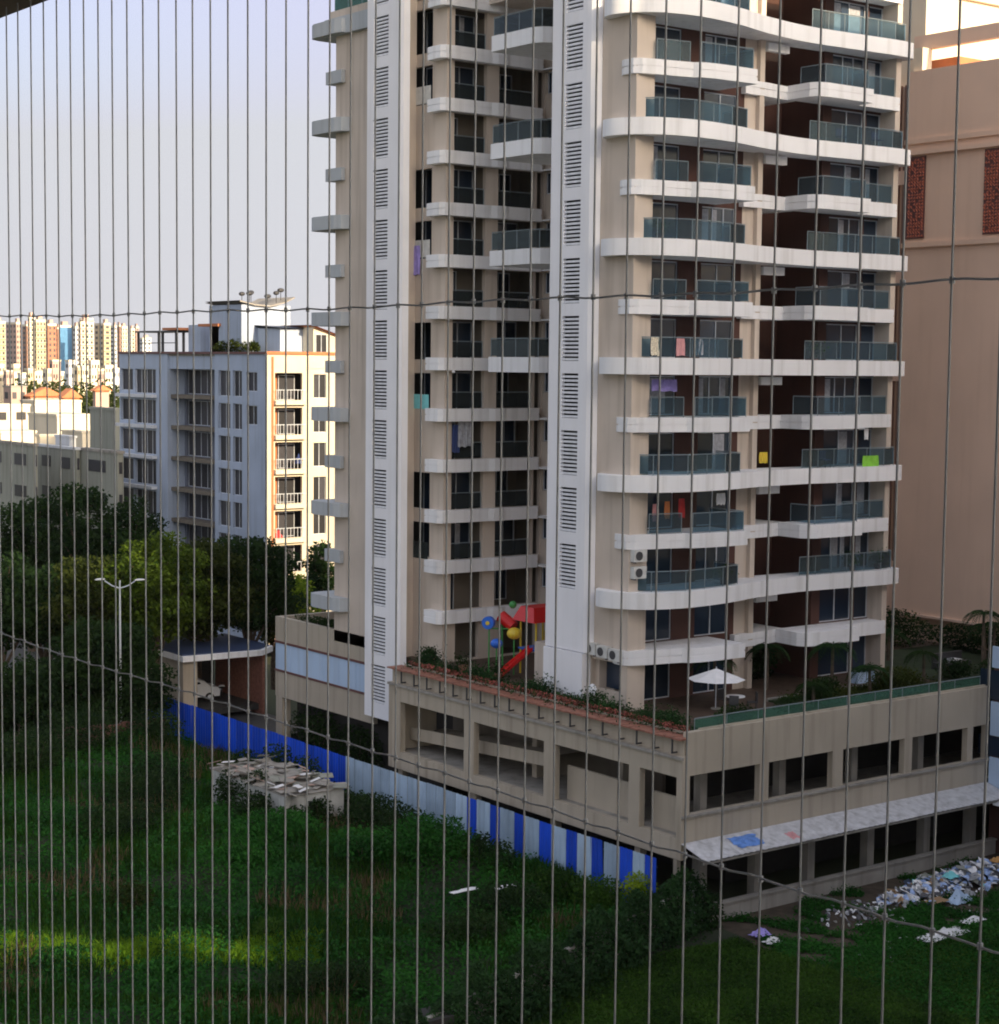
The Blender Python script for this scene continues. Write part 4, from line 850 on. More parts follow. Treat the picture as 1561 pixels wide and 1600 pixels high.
# ------------------------------------------------------------------ shed in the field
SH = thing('field_shed', (50, 86, 0), 'derelict pale shed half buried in creepers with sheets heaped on its roof', 'shed')
m = MB(); holed(m, 'x', 48.6, 48.75, 82.5, 90.8, -.2, 2.0, [(84.5, 85.6, -.2, 1.6)]); holed(m, 'y', 82.5, 82.65, 48.75, 52.2, -.2, 2.0, [(50.0, 50.9, -.2, 1.5)]); m.box(52.05, 52.2, 82.65, 90.8, -.2, 2.0); m.box(48.75, 52.05, 90.65, 90.8, -.2, 2.0); m.build('wall', wall_mat('shed_plaster', col(.46, .47, .46), dirt=.45, streak_amt=.9, scale=1.5, var=.25), SH)
rs = random.Random(9)
for k in range(130):
    x, y = rs.uniform(48.5, 52.2), rs.uniform(82.3, 90.6); a, b = rs.uniform(.12, .5), rs.uniform(.1, .4)
    bx('roof_sheet', M[rs.choice(['concrete', 'cloth_w', 'concrete', 'pinkfar', 'olivewall', 'concrete'])], SH, x-a, x+a, y-b, y+b, 2.04+k*.003, 2.065+k*.003, rz=rs.uniform(0, 3), tilt=('X', rs.uniform(-.45, .45)))
bx('roof_slab', M['concrete'], SH, 48.5, 52.3, 82.4, 90.9, 1.98, 2.03)

# overgrown compound wall between field and yard
CW = thing('compound_wall', (49, 57.5, -1), 'old grey compound wall mostly hidden under creepers', 'wall')
cw = [Vector((57.0, 60.3, 0)), Vector((49.5, 57.7, 0)), Vector((40.5, 54.6, 0)), Vector((30, 51, 0))]
for a, b in zip(cw[:-1], cw[1:]):
    n = 5
    for k in range(n):
        p, q = a.lerp(b, k/n), a.lerp(b, (k+1)/n); nr = Vector((-(q-p).y, (q-p).x, 0)).normalized()*.1
        MB().prism([((p-nr).x, (p-nr).y), ((q-nr).x, (q-nr).y), ((q+nr).x, (q+nr).y), ((p+nr).x, (p+nr).y)], -1.0, .95).build('wall_panel', M['concrete'], CW)
bx('gate_post', M['wb'], CW, 56.6, 57.0, 59.75, 60.1, -1, 1.35)

# ------------------------------------------------------------------ vegetation of the field
def in_view(p, mg=90):
    d = p - np.array(EYE); F = np.array(f_); RR = np.array(RX); UU = np.array(UX); z = d@F
    x = 780+2841*(d@RR)/z; y = 800-2841*(d@UU)/z
    return (z > 0) & (x > -mg-150) & (x < 1561+mg) & (y > 300) & (y < 1600+mg+100)
def scatter(n, x0, x1, y0, y1, cond):
    p = np.stack([rng.uniform(x0, x1, n), rng.uniform(y0, y1, n), np.zeros(n)], 1); p[:, 2] = fh(p[:, 0], p[:, 1]); p = p[cond(p[:, 0], p[:, 1])]; return p[in_view(p)]
wl = lambda x: .345*(x-57)+60.3
fld = lambda x, y: (y > wl(x)-.2) & (x < 55.4)
p = scatter(520000, 20, 55.4, 50, 122, fld)
nz = np.sin(p[:, 0]*.8+np.sin(p[:, 1]*.5)*2)*np.sin(p[:, 1]*.7+1)+.5*np.sin(p[:, 0]*2.3)*np.sin(p[:, 1]*2.1)
keep = rng.uniform(-1.2, 1, len(p)) < nz+.7; p = p[keep]; nz = nz[keep]
p[:, 2] += np.abs(rng.normal(size=len(p)))*(.18+.22*np.clip(nz, 0, 1)) + .03
v, f = leaf_cloud(p, .17, up=.8); mesh_np('creepers', v, f, FG, kind='stuff', label='dense dark green creepers and weeds covering the vacant field')
p = scatter(150000, 20, 55.4, 50, 122, fld); nz = np.sin(p[:, 0]*.45+2)*np.sin(p[:, 1]*.4)+.4*np.sin(p[:, 0]*1.7+p[:, 1]); p = p[nz > .1]
v, f = blades(p, .55, .014); mesh_np('tall_grass', v, f, FGB, kind='stuff', label='clumps of tall thin grass among the creepers of the field')
# streak of grass with sunlight put into its colour, where the sun comes through
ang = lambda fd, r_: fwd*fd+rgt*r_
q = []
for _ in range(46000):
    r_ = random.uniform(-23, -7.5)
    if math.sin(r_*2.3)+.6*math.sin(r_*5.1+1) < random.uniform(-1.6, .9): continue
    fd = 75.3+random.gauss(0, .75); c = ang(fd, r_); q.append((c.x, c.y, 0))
q = np.array(q); q[:, 2] = fh(q[:, 0], q[:, 1]); v, f = blades(q, .42, .016, .6); mesh_np('tall_grass', v, f, FS, kind='stuff', label='strip of tall grass with sunlight in its colour, catching the low sun in the lower left field')
# right-hand plot
rgtf = lambda x, y: (y < wl(x)-.1)
p = scatter(420000, 38, 70, 38, 60, lambda x, y: rgtf(x, y) & (y < 57.6-.0*x) & ((x < 57.5) | (y < 52.0+ .5*np.sin(x))))
p[:, 2] = np.where(p[:, 0] > 57.5, -.88, p[:, 2]) + np.abs(rng.normal(size=len(p)))*.10
v, f = leaf_cloud(p, .13, up=.9); mesh_np('ground_cover', v, f, FM, kind='stuff', label='low bright green ground cover on the plot in front of the yard')
p = scatter(190000, 57.5, 84, 44, 60, lambda x, y: (np.sin(x*1.1)*np.sin(y*1.3+x*.4)+.5*np.sin(x*2.7+y) > -.45+.7*(y > 55.6)-.9*(y < 53.5))); p[:, 2] = -.9+np.abs(rng.normal(size=len(p)))*.14
v, f = leaf_cloud(p, .14, up=.8); mesh_np('weeds', v, f, FG, kind='stuff', label='dark weeds growing in patches over the dumping ground')
# creepers over the compound wall
q = []
for _ in range(42000):
    t = random.random(); s_ = t*3; i = min(2, int(s_)); c = cw[i].lerp(cw[i+1], s_-i); dn = Vector((.33, -.94, 0)); o_ = random.gauss(.25, .55); zz = 1.35-abs(o_)*.9+.4*math.sin(t*40)+.25*math.sin(t*97); z = random.uniform(-.8, max(.2, zz)) if random.random() < .6 else max(.2, zz)+abs(random.gauss(0, .12))
    q.append((c.x+dn.x*o_, c.y+dn.y*o_, z))
v, f = leaf_cloud(np.array(q), .19, up=.3); mesh_np('wall_creepers', v, f, FH, kind='stuff', label='thick creepers hanging over the old compound wall')
SR = [
 ('wide dark shrub mass pushed against the pale part of the fence', [(52.6, 79.6, 1.0, 1.8, 2.6, 1.2), (52.2, 76.5, .9, 1.7, 2.2, 1.3), (53.6, 82.0, .8, 1.4, 1.8, 1.0)], FD, 6500, .19),
 ('dark shrub below the first stripes of the fence', [(53.3, 73.4, .5, 1.3, 2.2, .8), (52.8, 70.6, .3, 1.5, 2.2, .8)], FD, 4500, .18),
 ('bushy green shrub under the last pale stripes of the fence', [(53.8, 66.0, .35, 1.3, 1.8, .8), (54.2, 63.4, .7, 1.2, 1.4, .95)], FM, 4500, .18),
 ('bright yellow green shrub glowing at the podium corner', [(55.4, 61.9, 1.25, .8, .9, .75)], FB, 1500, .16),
 ('dark climber clump at the podium corner post', [(57.0, 60.0, 1.4, .8, .8, 1.3), (57.6, 59.6, .6, .8, .8, 1.2)], FD, 2600, .17),
 ('dark shrub hiding the near corner of the derelict shed', [(48.0, 84.6, .7, 1.3, 1.8, 1.1), (48.4, 81.6, .5, 1.5, 1.4, .95)], FD, 4600, .19),
 ('climber over the left end of the derelict shed', [(48.7, 88.5, 1.3, 1.0, 1.3, 1.2), (49.2, 86.6, 1.5, .9, 1.0, 1.0), (50.4, 82.0, .8, .8, .7, .9)], FD, 5200, .17),
 ('small tree like shrub between the shed and the blue fence', [(53.2, 91.3, 1.4, 1.1, 1.5, 1.6), (53.8, 89.2, 1.0, 1.0, 1.2, 1.4)], FD, 3800, .19),
 ('dark shrub leaning on the deep blue fence', [(54.2, 96.6, .6, 1.0, 1.6, 1.0)], FD, 1800, .18),
 ('rounded shrub in the middle of the field below the fence', [(50.5, 72.0, .9, 2.2, 2.2, 1.0), (48.0, 74.2, .8, 1.8, 1.8, .8)], FG, 6000, .19),
 ('shrub mound left of the derelict shed', [(45.0, 92.0, .7, 2.4, 2.6, 1.2), (47.4, 95.5, .8, 2.0, 2.4, 1.3)], FD, 5600, .20),
 ('tall dark thicket at the left end of the blue fence', [(51.6, 104.0, .9, 1.8, 2.4, 1.1), (49.2, 108.5, 1.3, 2.2, 2.6, 1.6), (51.6, 110.0, .6, 1.2, 2.0, .9)], FD, 8000, .22),
 ('dark thicket in the left of the field', [(46.0, 104, 1.3, 3.2, 3, 1.9), (42, 101.5, 1.0, 3, 3, 1.6)], FD, 7500, .22),
 ('dark thicket at the far left of the field', [(39.5, 106.0, 1.2, 3.5, 3, 2.1), (35.5, 98.0, .9, 3, 3, 1.5)], FD, 7500, .22),
 ('dark thicket before the tin roofed hut', [(38.6, 102.5, 1.6, 2.6, 2.0, 2.1), (41.2, 99.5, 1.2, 2.2, 2.0, 1.6)], FD, 6500, .22),
 ('dense understory left of the gatehouse wall', [(50.8, 113.0, 1.3, 2.0, 1.8, 1.7), (48.5, 115.5, 1.8, 2.6, 2.0, 2.4)], FD, 6500, .25),
 ('dense understory below the olive tree', [(46.5, 117.0, 1.8, 3.0, 2.0, 2.5), (43.0, 115.0, 1.6, 3.0, 2.0, 2.3)], FD, 6500, .26),
 ('long bushy hump against the middle of the pale fence', [(53.9, 86.0, .7, 1.0, 2.0, 1.0), (54.2, 84.0, .6, .9, 1.6, .9)], FD, 3800, .18),
 ('green hump in the field below the derelict shed', [(46.2, 79.6, .5, 2.4, 2.2, .9), (43.6, 77.6, .4, 2.0, 2.0, .7)], FG, 7000, .19),
 ('tangled hump near the overgrown wall', [(49.5, 64.4, .5, 2.2, 1.7, .9), (46.0, 62.6, .4, 2.2, 1.6, .9)], FD, 7000, .18),
 ('dark hump in the middle of the field', [(41.0, 86.0, .5, 2.6, 2.6, .9)], FD, 4500, .2),
 ('low dark bush at the lower left', [(30.5, 70.2, .3, 1.5, 1.2, .7), (33.0, 66.0, .3, 1.6, 1.2, .7)], FG, 5500, .17),
 ('dark shrub in the lower middle of the picture', [(36.6, 61.2, .5, 1.4, 1.4, .9), (38.4, 60.0, .6, 1.3, 1.2, .9)], FD, 4200, .17),
 ('olive shrub just above the sunny strip', [(35.8, 74.6, .5, 1.1, 1.0, .9)], FO, 1700, .16),
 ('bright tipped weed clump at the end of the sunny strip', [(39.0, 67.6, .3, .9, .7, .6)], FM, 1300, .15)]
for lb, lobes, mt, n, lf in SR:
    lobes = [(a, b, c+float(fh(a, b))-.1, d, e_, g_) for a, b, c, d, e_, g_ in lobes]
    shrub('shrub', lobes, mt, lb, n=n, leaf=lf)

p = scatter(60000, 22, 55, 52, 118, fld); nz = np.sin(p[:, 0]*.37+1)*np.sin(p[:, 1]*.31+2)+.5*np.sin(p[:, 0]*1.1)*np.sin(p[:, 1]*.9); p = p[nz > .62]
v, f = blades(p, .7, .012, .3); mesh_np('dry_stalks', v, f, M['stalk'], kind='stuff', label='scattered dry brownish stalks standing in the weeds')
# ------------------------------------------------------------------ trees
TR = [ # px, distance, height, radius, material, label, leaves, leafsize
 (244, 127, 13.9, 4.8, FT, 'broad tree with sunlight tinted into its leaves, its top catching yellow light behind the gatehouse', 15000, .34),
 (168, 120.5, 8.6, 4.2, FD, 'lower dark tree in front of the sunlit crown beside the street lamp', 11000, .32),
 (312, 131, 12.9, 5.0, FO, 'olive green tree with a flat crown behind the gatehouse roof', 14000, .34),
 (392, 134, 13.6, 4.6, FD, 'dark wide tree reaching up to the corner of the white block', 13000, .34),
 (150, 128, 12.0, 5.2, FO, 'olive tree behind the street lamp', 14000, .34),
 (70, 130, 11.6, 5.6, FD, 'dark tree left of the street lamp', 14000, .36),
 (5, 127, 12.0, 5.0, FD, 'dark tree cut by the left edge of the picture', 12000, .36),
 (205, 150, 14.6, 4.6, FD, 'blackish green tree against the foot of the white block', 9000, .36),
 (130, 152, 15.6, 4.8, FD, 'tall dark tree in front of the grey houses', 9000, .36),
 (50, 155, 15.0, 5.0, FD, 'dark tree under the windows of the grey house', 9000, .38),
 (462, 146, 9.0, 2.4, FB, 'yellow green tree with sunlight in its leaf colour left of the podium end', 4000, .32),  # bright leaf colour stands in for sun the tower blocks
 (505, 150, 11.4, 2.2, FD, 'dark spiky tree by the foot of the sunlit balconies', 3500, .34),
 (105, 118, 6.6, 3.6, FD, 'low dark tree in the thicket below the lamp', 7000, .30),
 (25, 116, 6.4, 3.6, FD, 'low dark tree behind the tin roof hut', 7000, .30),
 (215, 119, 6.2, 3.0, FD, 'low dark tree left of the gatehouse wall', 6000, .28),
 (430, 139, 8.5, 2.6, FO, 'small olive tree between the gatehouse and the podium', 4000, .30),
 (140, 262, 15.6, 5.0, FD, 'dark tree behind the cream houses on the left', 3000, .6),
 (172, 255, 14.6, 4.6, FD, 'dark tree touching the edge of the white block', 3000, .6)]
for k, (px, d, h, r_, mt, lb, n, lf) in enumerate(TR):
    c = at(px, d); tree('tree', c.x, c.y, h, r_, mt, lb, n=n, leaf=lf, seed=k+2, nlobe=11, zc=.60 if h > 8 else .5)
lob = []
for k in range(44):
    c = at(44+k*3.6+3*math.sin(k*2.7), 380+22*math.sin(k*1.7)); r_ = 3.6+1.6*math.sin(k*2.3); lob.append((c.x, c.y, 13.5+2.2*math.sin(k*1.9), r_, r_, 4.6+1.2*math.sin(k)))
v, f = leaf_cloud(blob_points(lob, 16000), 1.0, up=.4); mesh_np('far_trees', v, f, FO, kind='stuff', label='far belt of trees reading as one mass before the distant blocks')
lob = []
for k in range(26):
    c = at(-10+k*17.5, 123.5+2.5*math.sin(k*2.2)); lob.append((c.x, c.y, 1.0, 2.2, 1.6, 1.9+.7*math.sin(k*1.3)))
v, f = leaf_cloud(blob_points([l for l in lob if l[0] < 52.2], 26000), .27, up=.4); mesh_np('undergrowth', v, f, FD, kind='stuff', label='dark undergrowth filling the ground beneath the trees')
# palms
def palm(x, y, z, h, nf, L, label, mat=FH, seed=1):
    rs_ = random.Random(seed); t = thing('palm', (x, y, z), label, 'palm'); tx, ty = x+rs_.uniform(-.15, .15), y+rs_.uniform(-.15, .15)
    MB().path([(x, y, z-.05), ((x+tx)/2, (y+ty)/2, z+h*.5), (tx, ty, z+h)], [.11, .09, .075], 8).build('trunk', M['trunk'], t)
    for k in range(nf):
        an = 2*math.pi*k/nf+rs_.uniform(-.2, .2); d = Vector((math.cos(an), math.sin(an), 0)); s_ = Vector((-d.y, d.x, 0)); up = rs_.uniform(.2, .75); pts = []
        for j in range(9):
            u = j/8; pts.append(Vector((tx, ty, z+h)) + d*L*u*(1-.18*u) + Vector((0, 0, L*(up*u-(.55+up)*u*u))))
        mb = MB().path(pts, [.03-.003*j for j in range(9)], 4)
        for j in range(1, 9):
            for q_ in (0, .5):
                c = pts[j-1].lerp(pts[j], q_); ll = L*.34*math.sin(math.pi*min(1, (j+q_)/9.5))+.06
                for sg in (-1, 1):
                    e0 = c+s_*sg*ll*.85+d*ll*.45-Vector((0, 0, ll*.35)); mb.quad(c-d*.03, (c+e0)/2-d*.035, e0, (c+e0)/2+d*.035)
        mb.build('frond', mat, t)
    return t
palm(66.0, 68.0, DECK, 2.3, 11, 1.5, 'small palm growing right behind the white umbrella', seed=1)
palm(72.6, 66.0, DECK, 2.6, 12, 1.6, 'palm in front of the ground floor windows of the tower', seed=2); palm(73.6, 64.2, DECK, 1.6, 12, 1.5, 'short bushy palm at the middle of the garden edge', seed=3)
palm(70.6, 68.9, DECK, 2.4, 12, 1.5, 'palm in the dark recess of the tower foot', FD, seed=4); palm(83.5, 71.5, DECK, 1.8, 11, 1.7, 'palm by the lawn near the tan building', seed=5)
palm(85.3, 66.0, DECK, 3.4, 12, 1.5, 'tall palm at the right end of the garden', seed=6); palm(87.0, 66.6, DECK, 2.6, 11, 1.4, 'second palm at the right end of the garden, shorter and behind', seed=7); palm(82.6, 73.6, DECK, 1.2, 11, 1.2, 'low palm beside the tower corner', FD, seed=8)
shrub('shrub', [(69.5, 64.2, 8.3, .9, .8, .7), (71.3, 65.2, 8.2, .9, .7, .6)], FD, 'leafy shrub in the garden bed right of the umbrella', n=2600, leaf=.15)
shrub('shrub', [(75.0, 64.0, 8.4, 1.1, .9, .8), (77.2, 64.8, 8.2, 1.0, .7, .6)], FO, 'leafy shrub in the garden bed by the planter box', n=2600, leaf=.15)
shrub('shrub', [(81.6, 65.0, 8.2, 1.2, 1.0, .6), (83.4, 63.8, 8.2, 1.2, .8, .6)], FD, 'dark shrub at the near edge of the lawn', n=2600, leaf=.16)
shrub('shrub', [(72.6, 71.6, 8.6, 1.3, .8, 1.2)], FD, 'tall dark plants filling the recess at the tower foot', n=2600, leaf=.18)
shrub('shrub', [(88.5, 75.5, 8.8, 1.2, 3.0, 1.2)], FD, 'dark shrubs under the overhang of the tan building', n=3200, leaf=.2)
palm(68.4, 63.4, DECK, 1.3, 11, 1.2, 'low palm at the left end of the garden bed', FD, seed=11); palm(79.4, 65.4, DECK, 1.7, 11, 1.3, 'palm at the right end of the garden bed', FD, seed=12); palm(88.6, 68.4, DECK, 2.2, 11, 1.4, 'palm in the far right corner of the deck', FD, seed=13)
# hedge along the western deck edge
q = []
for _ in range(24000):
    y = random.uniform(61.5, 84.8); hgt = .55+.25*math.sin(y*1.3)+.15*math.sin(y*3.1); q.append((random.gauss(58.6, .42), y, DECK+abs(random.gauss(hgt*.55, hgt*.35))))
v, f = leaf_cloud(np.array(q), .15, up=.4); H = thing('hedge', (58.6, 73, DECK), 'dark hedge running along the tiled edge of the podium deck', 'hedge'); mesh_np('leaves', v, f, FH, H, org=(58.6, 73, DECK))
m = MB(); [m.tube((58.6, y, DECK-.0), (58.6, y+.1, DECK+.7), .02, n=4) for y in np.arange(62, 84.5, .6)]; m.build('stem', M['trunk'], H)
q = []
for _ in range(2600): q.append((random.uniform(57.7, 58.1), random.uniform(61.5, 84.5), 7.95+random.uniform(0, .25)))
v, f = leaf_cloud(np.array(q), .11, up=.5); mesh_np('flower_bed', v, f, plain('pink_flowers', col(.30, .08, .06), var=.4), kind='stuff', label='reddish flowering plants in the narrow trough along the deck edge')
q = []
for _ in range(9000):
    x = random.uniform(68.2, 79); q.append((x, random.uniform(62.3, 66), DECK+.1+abs(random.gauss(0, .16+.12*max(0, math.sin(x*1.6))))))
v, f = leaf_cloud(np.array(q), .14, up=.6); mesh_np('bed_plants', v, f, FO, kind='stuff', label='low plants in the garden bed behind the green glass edge')
shrub('shrub', [(58.9, 84.2, 8.3, .5, .9, .7)], FD, 'potted looking shrub beside the white louvred fin on the deck', n=900, leaf=.14)
shrub('shrub', [(66.4, 63.0, 8.1, 1.2, .7, .5), (62, 62.6, 8.1, 1.4, .6, .55)], FD, 'dark low shrubs at the podium corner behind the glass edge', n=2400, leaf=.14)
shrub('shrub', [(90.5, 70, 8.4, .8, 5, .9)], FD, 'long dark shrub border against the foot of the tan building', n=4000, leaf=.2)
shrub('shrub', [(61.0, 97.5, 8.4, .4, 5.0, .35)], FD, 'dark planting behind the parapet of the west podium roof', n=2500, leaf=.16)
shrub('shrub', [(60.9, 99.5, 1.2, .6, 3.2, 1.6), (61.0, 94.5, 1.0, .6, 2.6, 1.5)], FD, 'dark plants under the light blue band of the podium', n=4500, leaf=.2)
shrub('terrace_shrub', [(61.3, 94.6, 47.0, .5, 2.0, .8)], FM, 'green plants on the top terrace at the west end of the tower', n=1200, leaf=.16)

# ------------------------------------------------------------------ garden furniture
UM = thing('garden_umbrella', (64.3, 66.3, DECK), 'white open garden umbrella over a table on the deck', 'umbrella')
mb = MB(); c = (64.3, 66.3); zt = 9.7; zb_ = 9.15; n = 8; rr = 1.5
mb.v.append((c[0], c[1], zt)); 
for k in range(n): a = 2*math.pi*k/n; mb.v.append((c[0]+rr*math.cos(a), c[1]+rr*math.sin(a), zb_)); 
for k in range(n): a = 2*math.pi*(k+.5)/n; mb.v.append((c[0]+rr*.5*math.cos(a), c[1]+rr*.5*math.sin(a), (zt+zb_)/2-.04))
for k in range(n): mb.f += [(0, 1+k, 9+k), (0, 9+k, 1+(k+1) % n), (1+k, 1+(k+1) % n, 9+k)]; mb.m += [0]*3
mb.build('canopy', M['cloth_w'], UM); MB().tube((c[0], c[1], DECK), (c[0], c[1], zt+.08), .03, n=8).build('pole', M['alu'], UM); MB().tube((c[0], c[1], DECK+.002), (c[0], c[1], DECK+.08), .25, n=12).build('foot', M['concrete'], UM)
TB = thing('garden_table', (64.9, 65.5, DECK), 'round white table beneath the umbrella', 'table')
MB().tube((64.9, 65.5, DECK+.70), (64.9, 65.5, DECK+.74), .5, n=16).build('table_top', M['cloth_w'], TB); MB().tube((64.9, 65.5, DECK), (64.9, 65.5, DECK+.7), .05, n=8).build('leg', M['darkmetal'], TB)
def chair(x, y, rz, label):
    t = thing('garden_chair', (x, y, DECK), label, 'chair', 'dark chairs round the garden table'); f = lambda a, b, c_: tuple(Matrix.Translation((x, y, DECK)) @ Matrix.Rotation(rz, 4, 'Z') @ Vector((a, b, c_)))
    for nm, b in (('seat', (-.24, .24, -.24, .24, .42, .47)), ('backrest', (-.24, .24, .2, .25, .47, .95))):
        mb = MB().box(*b); mb.v = [f(*p_) for p_ in mb.v]; mb.build(nm, M['darkmetal'], t)
    for sx in (-1, 1):
        for sy in (-1, 1): MB().tube(f(sx*.21, sy*.21, 0), f(sx*.21, sy*.21, .42), .02, n=5).build('leg', M['darkmetal'], t)
chair(64.2, 64.9, 2.4, 'dark garden chair left of the round table'); chair(65.6, 65.0, -2.2, 'dark garden chair right of the round table'); chair(64.9, 66.3, 0, 'dark garden chair behind the round table')
TB2 = thing('garden_bench', (84.4, 67.6, DECK), 'long dark garden sofa with a pale cushion near the right end of the deck', 'bench')
MB().box(83.2, 85.8, 67.2, 68.0, DECK, DECK+.45).build('seat', M['darkmetal'], TB2); MB().box(83.2, 85.8, 67.9, 68.05, DECK+.45, DECK+.95).build('backrest', M['darkmetal'], TB2); MB().box(84.4, 85.0, 67.25, 67.85, DECK+.46, DECK+.6).build('cushion', M['cloth_w'], TB2)
bx0 = thing('planter_box', (76.6, 67.4, DECK), 'bluish planter box standing before the tower foot', 'planter'); MB().box(76.0, 77.4, 67.2, 67.7, DECK, DECK+.6).build('box', M['lightblue'], bx0); 
v, f = leaf_cloud(np.array([(random.uniform(76, 77.4), random.uniform(67.2, 67.7), DECK+.6+abs(random.gauss(0, .15))) for _ in range(300)]), .14); mesh_np('leaves', v, f, FH, bx0, org=(76.6, 67.4, DECK))
# playground
PG = thing('play_tower', (63.2, 79.8, DECK), 'colourful play tower with a red roof and red slide on the deck', 'play tower')
for x in (62.7, 64.3):
    for y in (79.1, 80.5): MB().tube((x, y, DECK), (x, y, 10.9), .06, n=8).build('post', M['yellowpl'], PG)
bx('platform', M['bluepl'], PG, 62.6, 64.4, 79.0, 80.6, 9.0, 9.1)
m = MB(); m.v += [(62.3, 78.8, 10.65), (64.7, 78.8, 10.65), (64.7, 80.8, 10.65), (62.3, 80.8, 10.65), (62.6, 79.2, 11.45), (64.4, 79.2, 11.45), (64.4, 80.4, 11.45), (62.6, 80.4, 11.45)]
m.f += [(0, 1, 5, 4), (1, 2, 6, 5), (2, 3, 7, 6), (3, 0, 4, 7), (4, 5, 6, 7), (3, 2, 1, 0)]; m.m += [0]*6; m.build('roof', M['redplastic'], PG)
MB().tube((62.5, 80.9, 10.2), (62.2, 81.7, 10.75), .35, n=12).build('tube', M['redplastic'], PG); MB().ball((62.5, 81.0, 11.45), .22).build('finial', M['greenpl'], PG)
MB().ball((62.0, 80.2, 9.95), .42, .42, .34, 12, 8).build('dome', M['yellowpl'], PG); MB().ball((61.3, 80.9, 9.35), .36, .36, .28, 10, 7).build('drum', M['bluepl'], PG)
MB().tube((61.35, 81.68, DECK), (61.35, 81.68, 10.3), .045, n=6).tube((62.0, 80.2, DECK), (62.0, 80.2, 9.7), .045, n=6).tube((61.3, 80.9, DECK), (61.3, 80.9, 9.1), .045, n=6).tube((61.35, 81.68, 10.1), (62.7, 80.5, 10.1), .04, n=6).tube((62.2, 81.5, DECK), (62.2, 81.6, 10.5), .05, n=6).build('post', M['greenpl'], PG)
MB().tube((61.4, 81.7, 10.45), (61.1, 81.5, 10.45), .36, n=14).build('wheel_panel', M['bluepl'], PG); MB().tube((61.09, 81.49, 10.45), (61.05, 81.46, 10.45), .12, n=10).build('hub', M['yellowpl'], PG)
m = MB(); a, b = Vector((62.5, 79.3, 9.15)), Vector((60.9, 80.0, 7.75)); s_ = Vector((.35, .8, 0)).normalized()*.42; n_ = Vector((0, 0, .18))
m.quad(a-s_, b-s_, b+s_, a+s_); m.quad(a-s_+n_, b-s_+n_, b-s_, a-s_); m.quad(a+s_, b+s_, b+s_+n_, a+s_+n_); m.quad(a-s_-n_*.4, a+s_-n_*.4, b+s_-n_*.4, b-s_-n_*.4); m.build('slide', M['redplastic'], PG)
for y in (79.2, 79.6, 80.0, 80.4): MB().tube((64.35, y, 9.1), (64.35, y, 9.9), .03, n=6).build('baluster', M['yellowpl'], PG)
RK = thing('spring_rider', (62.6, 77.0, DECK), 'small white spring rider beside the play tower', 'toy'); MB().tube((62.6, 77, DECK), (62.6, 77, DECK+.3), .05, n=6).build('spring', M['darkmetal'], RK); MB().ball((62.6, 77, DECK+.5), .32, .2, .2).ball((62.4, 76.9, DECK+.75), .14).build('body', M['cloth_w'], RK)
SD = thing('satellite_dish', (59.6, 70.4, DECK), 'white dish by the corner window of the tower foot', 'dish'); MB().tube((59.6, 70.4, DECK), (59.6, 70.4, 8.3), .03, n=6).build('mast', M['alu'], SD); MB().ball((59.55, 70.4, 8.45), .1, .32, .32, 12, 8).build('bowl', M['cloth_w'], SD)
for k, (x, y, lb, mt) in enumerate(((59.0, 83.9, 'terracotta pot beside the louvred fin on the deck', 'terracotta'), (58.9, 80.8, 'reddish pot second along the hedge', 'terracotta'), (58.9, 77.6, 'reddish pot midway along the hedge', 'terracotta'))):
    t = thing('flower_pot', (x, y, DECK), lb, 'pot'); MB().tube((x, y, DECK+.3), (x, y, DECK+.75), .16, .26, 12).build('pot', M[mt], t)
    v, f = leaf_cloud(np.array([(x+random.gauss(0, .25), y+random.gauss(0, .25), DECK+1.0+random.gauss(0, .2)) for _ in range(260)]), .14); mesh_np('leaves', v, f, FD, t, org=(x, y, DECK))

# ------------------------------------------------------------------ air conditioners
def ac(x, y, z, face, label):
    t = thing('air_conditioner', (x, y, z), label, 'air conditioner', None)
    if face == 'x':
        MB().box(x-.32, x, y-.42, y+.42, z, z+.6).build('casing', M['ac'], t); MB().tube((x-.34, y+.1, z+.3), (x-.32, y+.1, z+.3), .23, n=14).build('fan_grille', M['darkmetal'], t); bx('bracket', M['darkmetal'], t, x-.33, x+.02, y-.35, y-.3, z-.06, z)
    else:
        MB().box(x-.42, x+.42, y-.32, y, z, z+.6).build('casing', M['ac'], t); MB().tube((x-.1, y-.34, z+.3), (x-.1, y-.32, z+.3), .23, n=14).build('fan_grille', M['darkmetal'], t); bx('bracket', M['darkmetal'], t, x-.35, x-.3, y-.33, y+.02, z-.06, z)
ac(60.6, 68.38, 15.2, 'y', 'upper air conditioner on the tower corner beside the lowest railed balcony'); ac(60.6, 68.38, 14.35, 'y', 'lower air conditioner on the tower corner beside the lowest railed balcony')
ac(60.08, 70.95, 10.2, 'x', 'air conditioner nearest the white fin above the corner window'); ac(60.08, 70.0, 10.15, 'x', 'middle air conditioner above the corner window'); ac(60.08, 69.05, 10.1, 'x', 'air conditioner nearest the tower corner above the corner window')

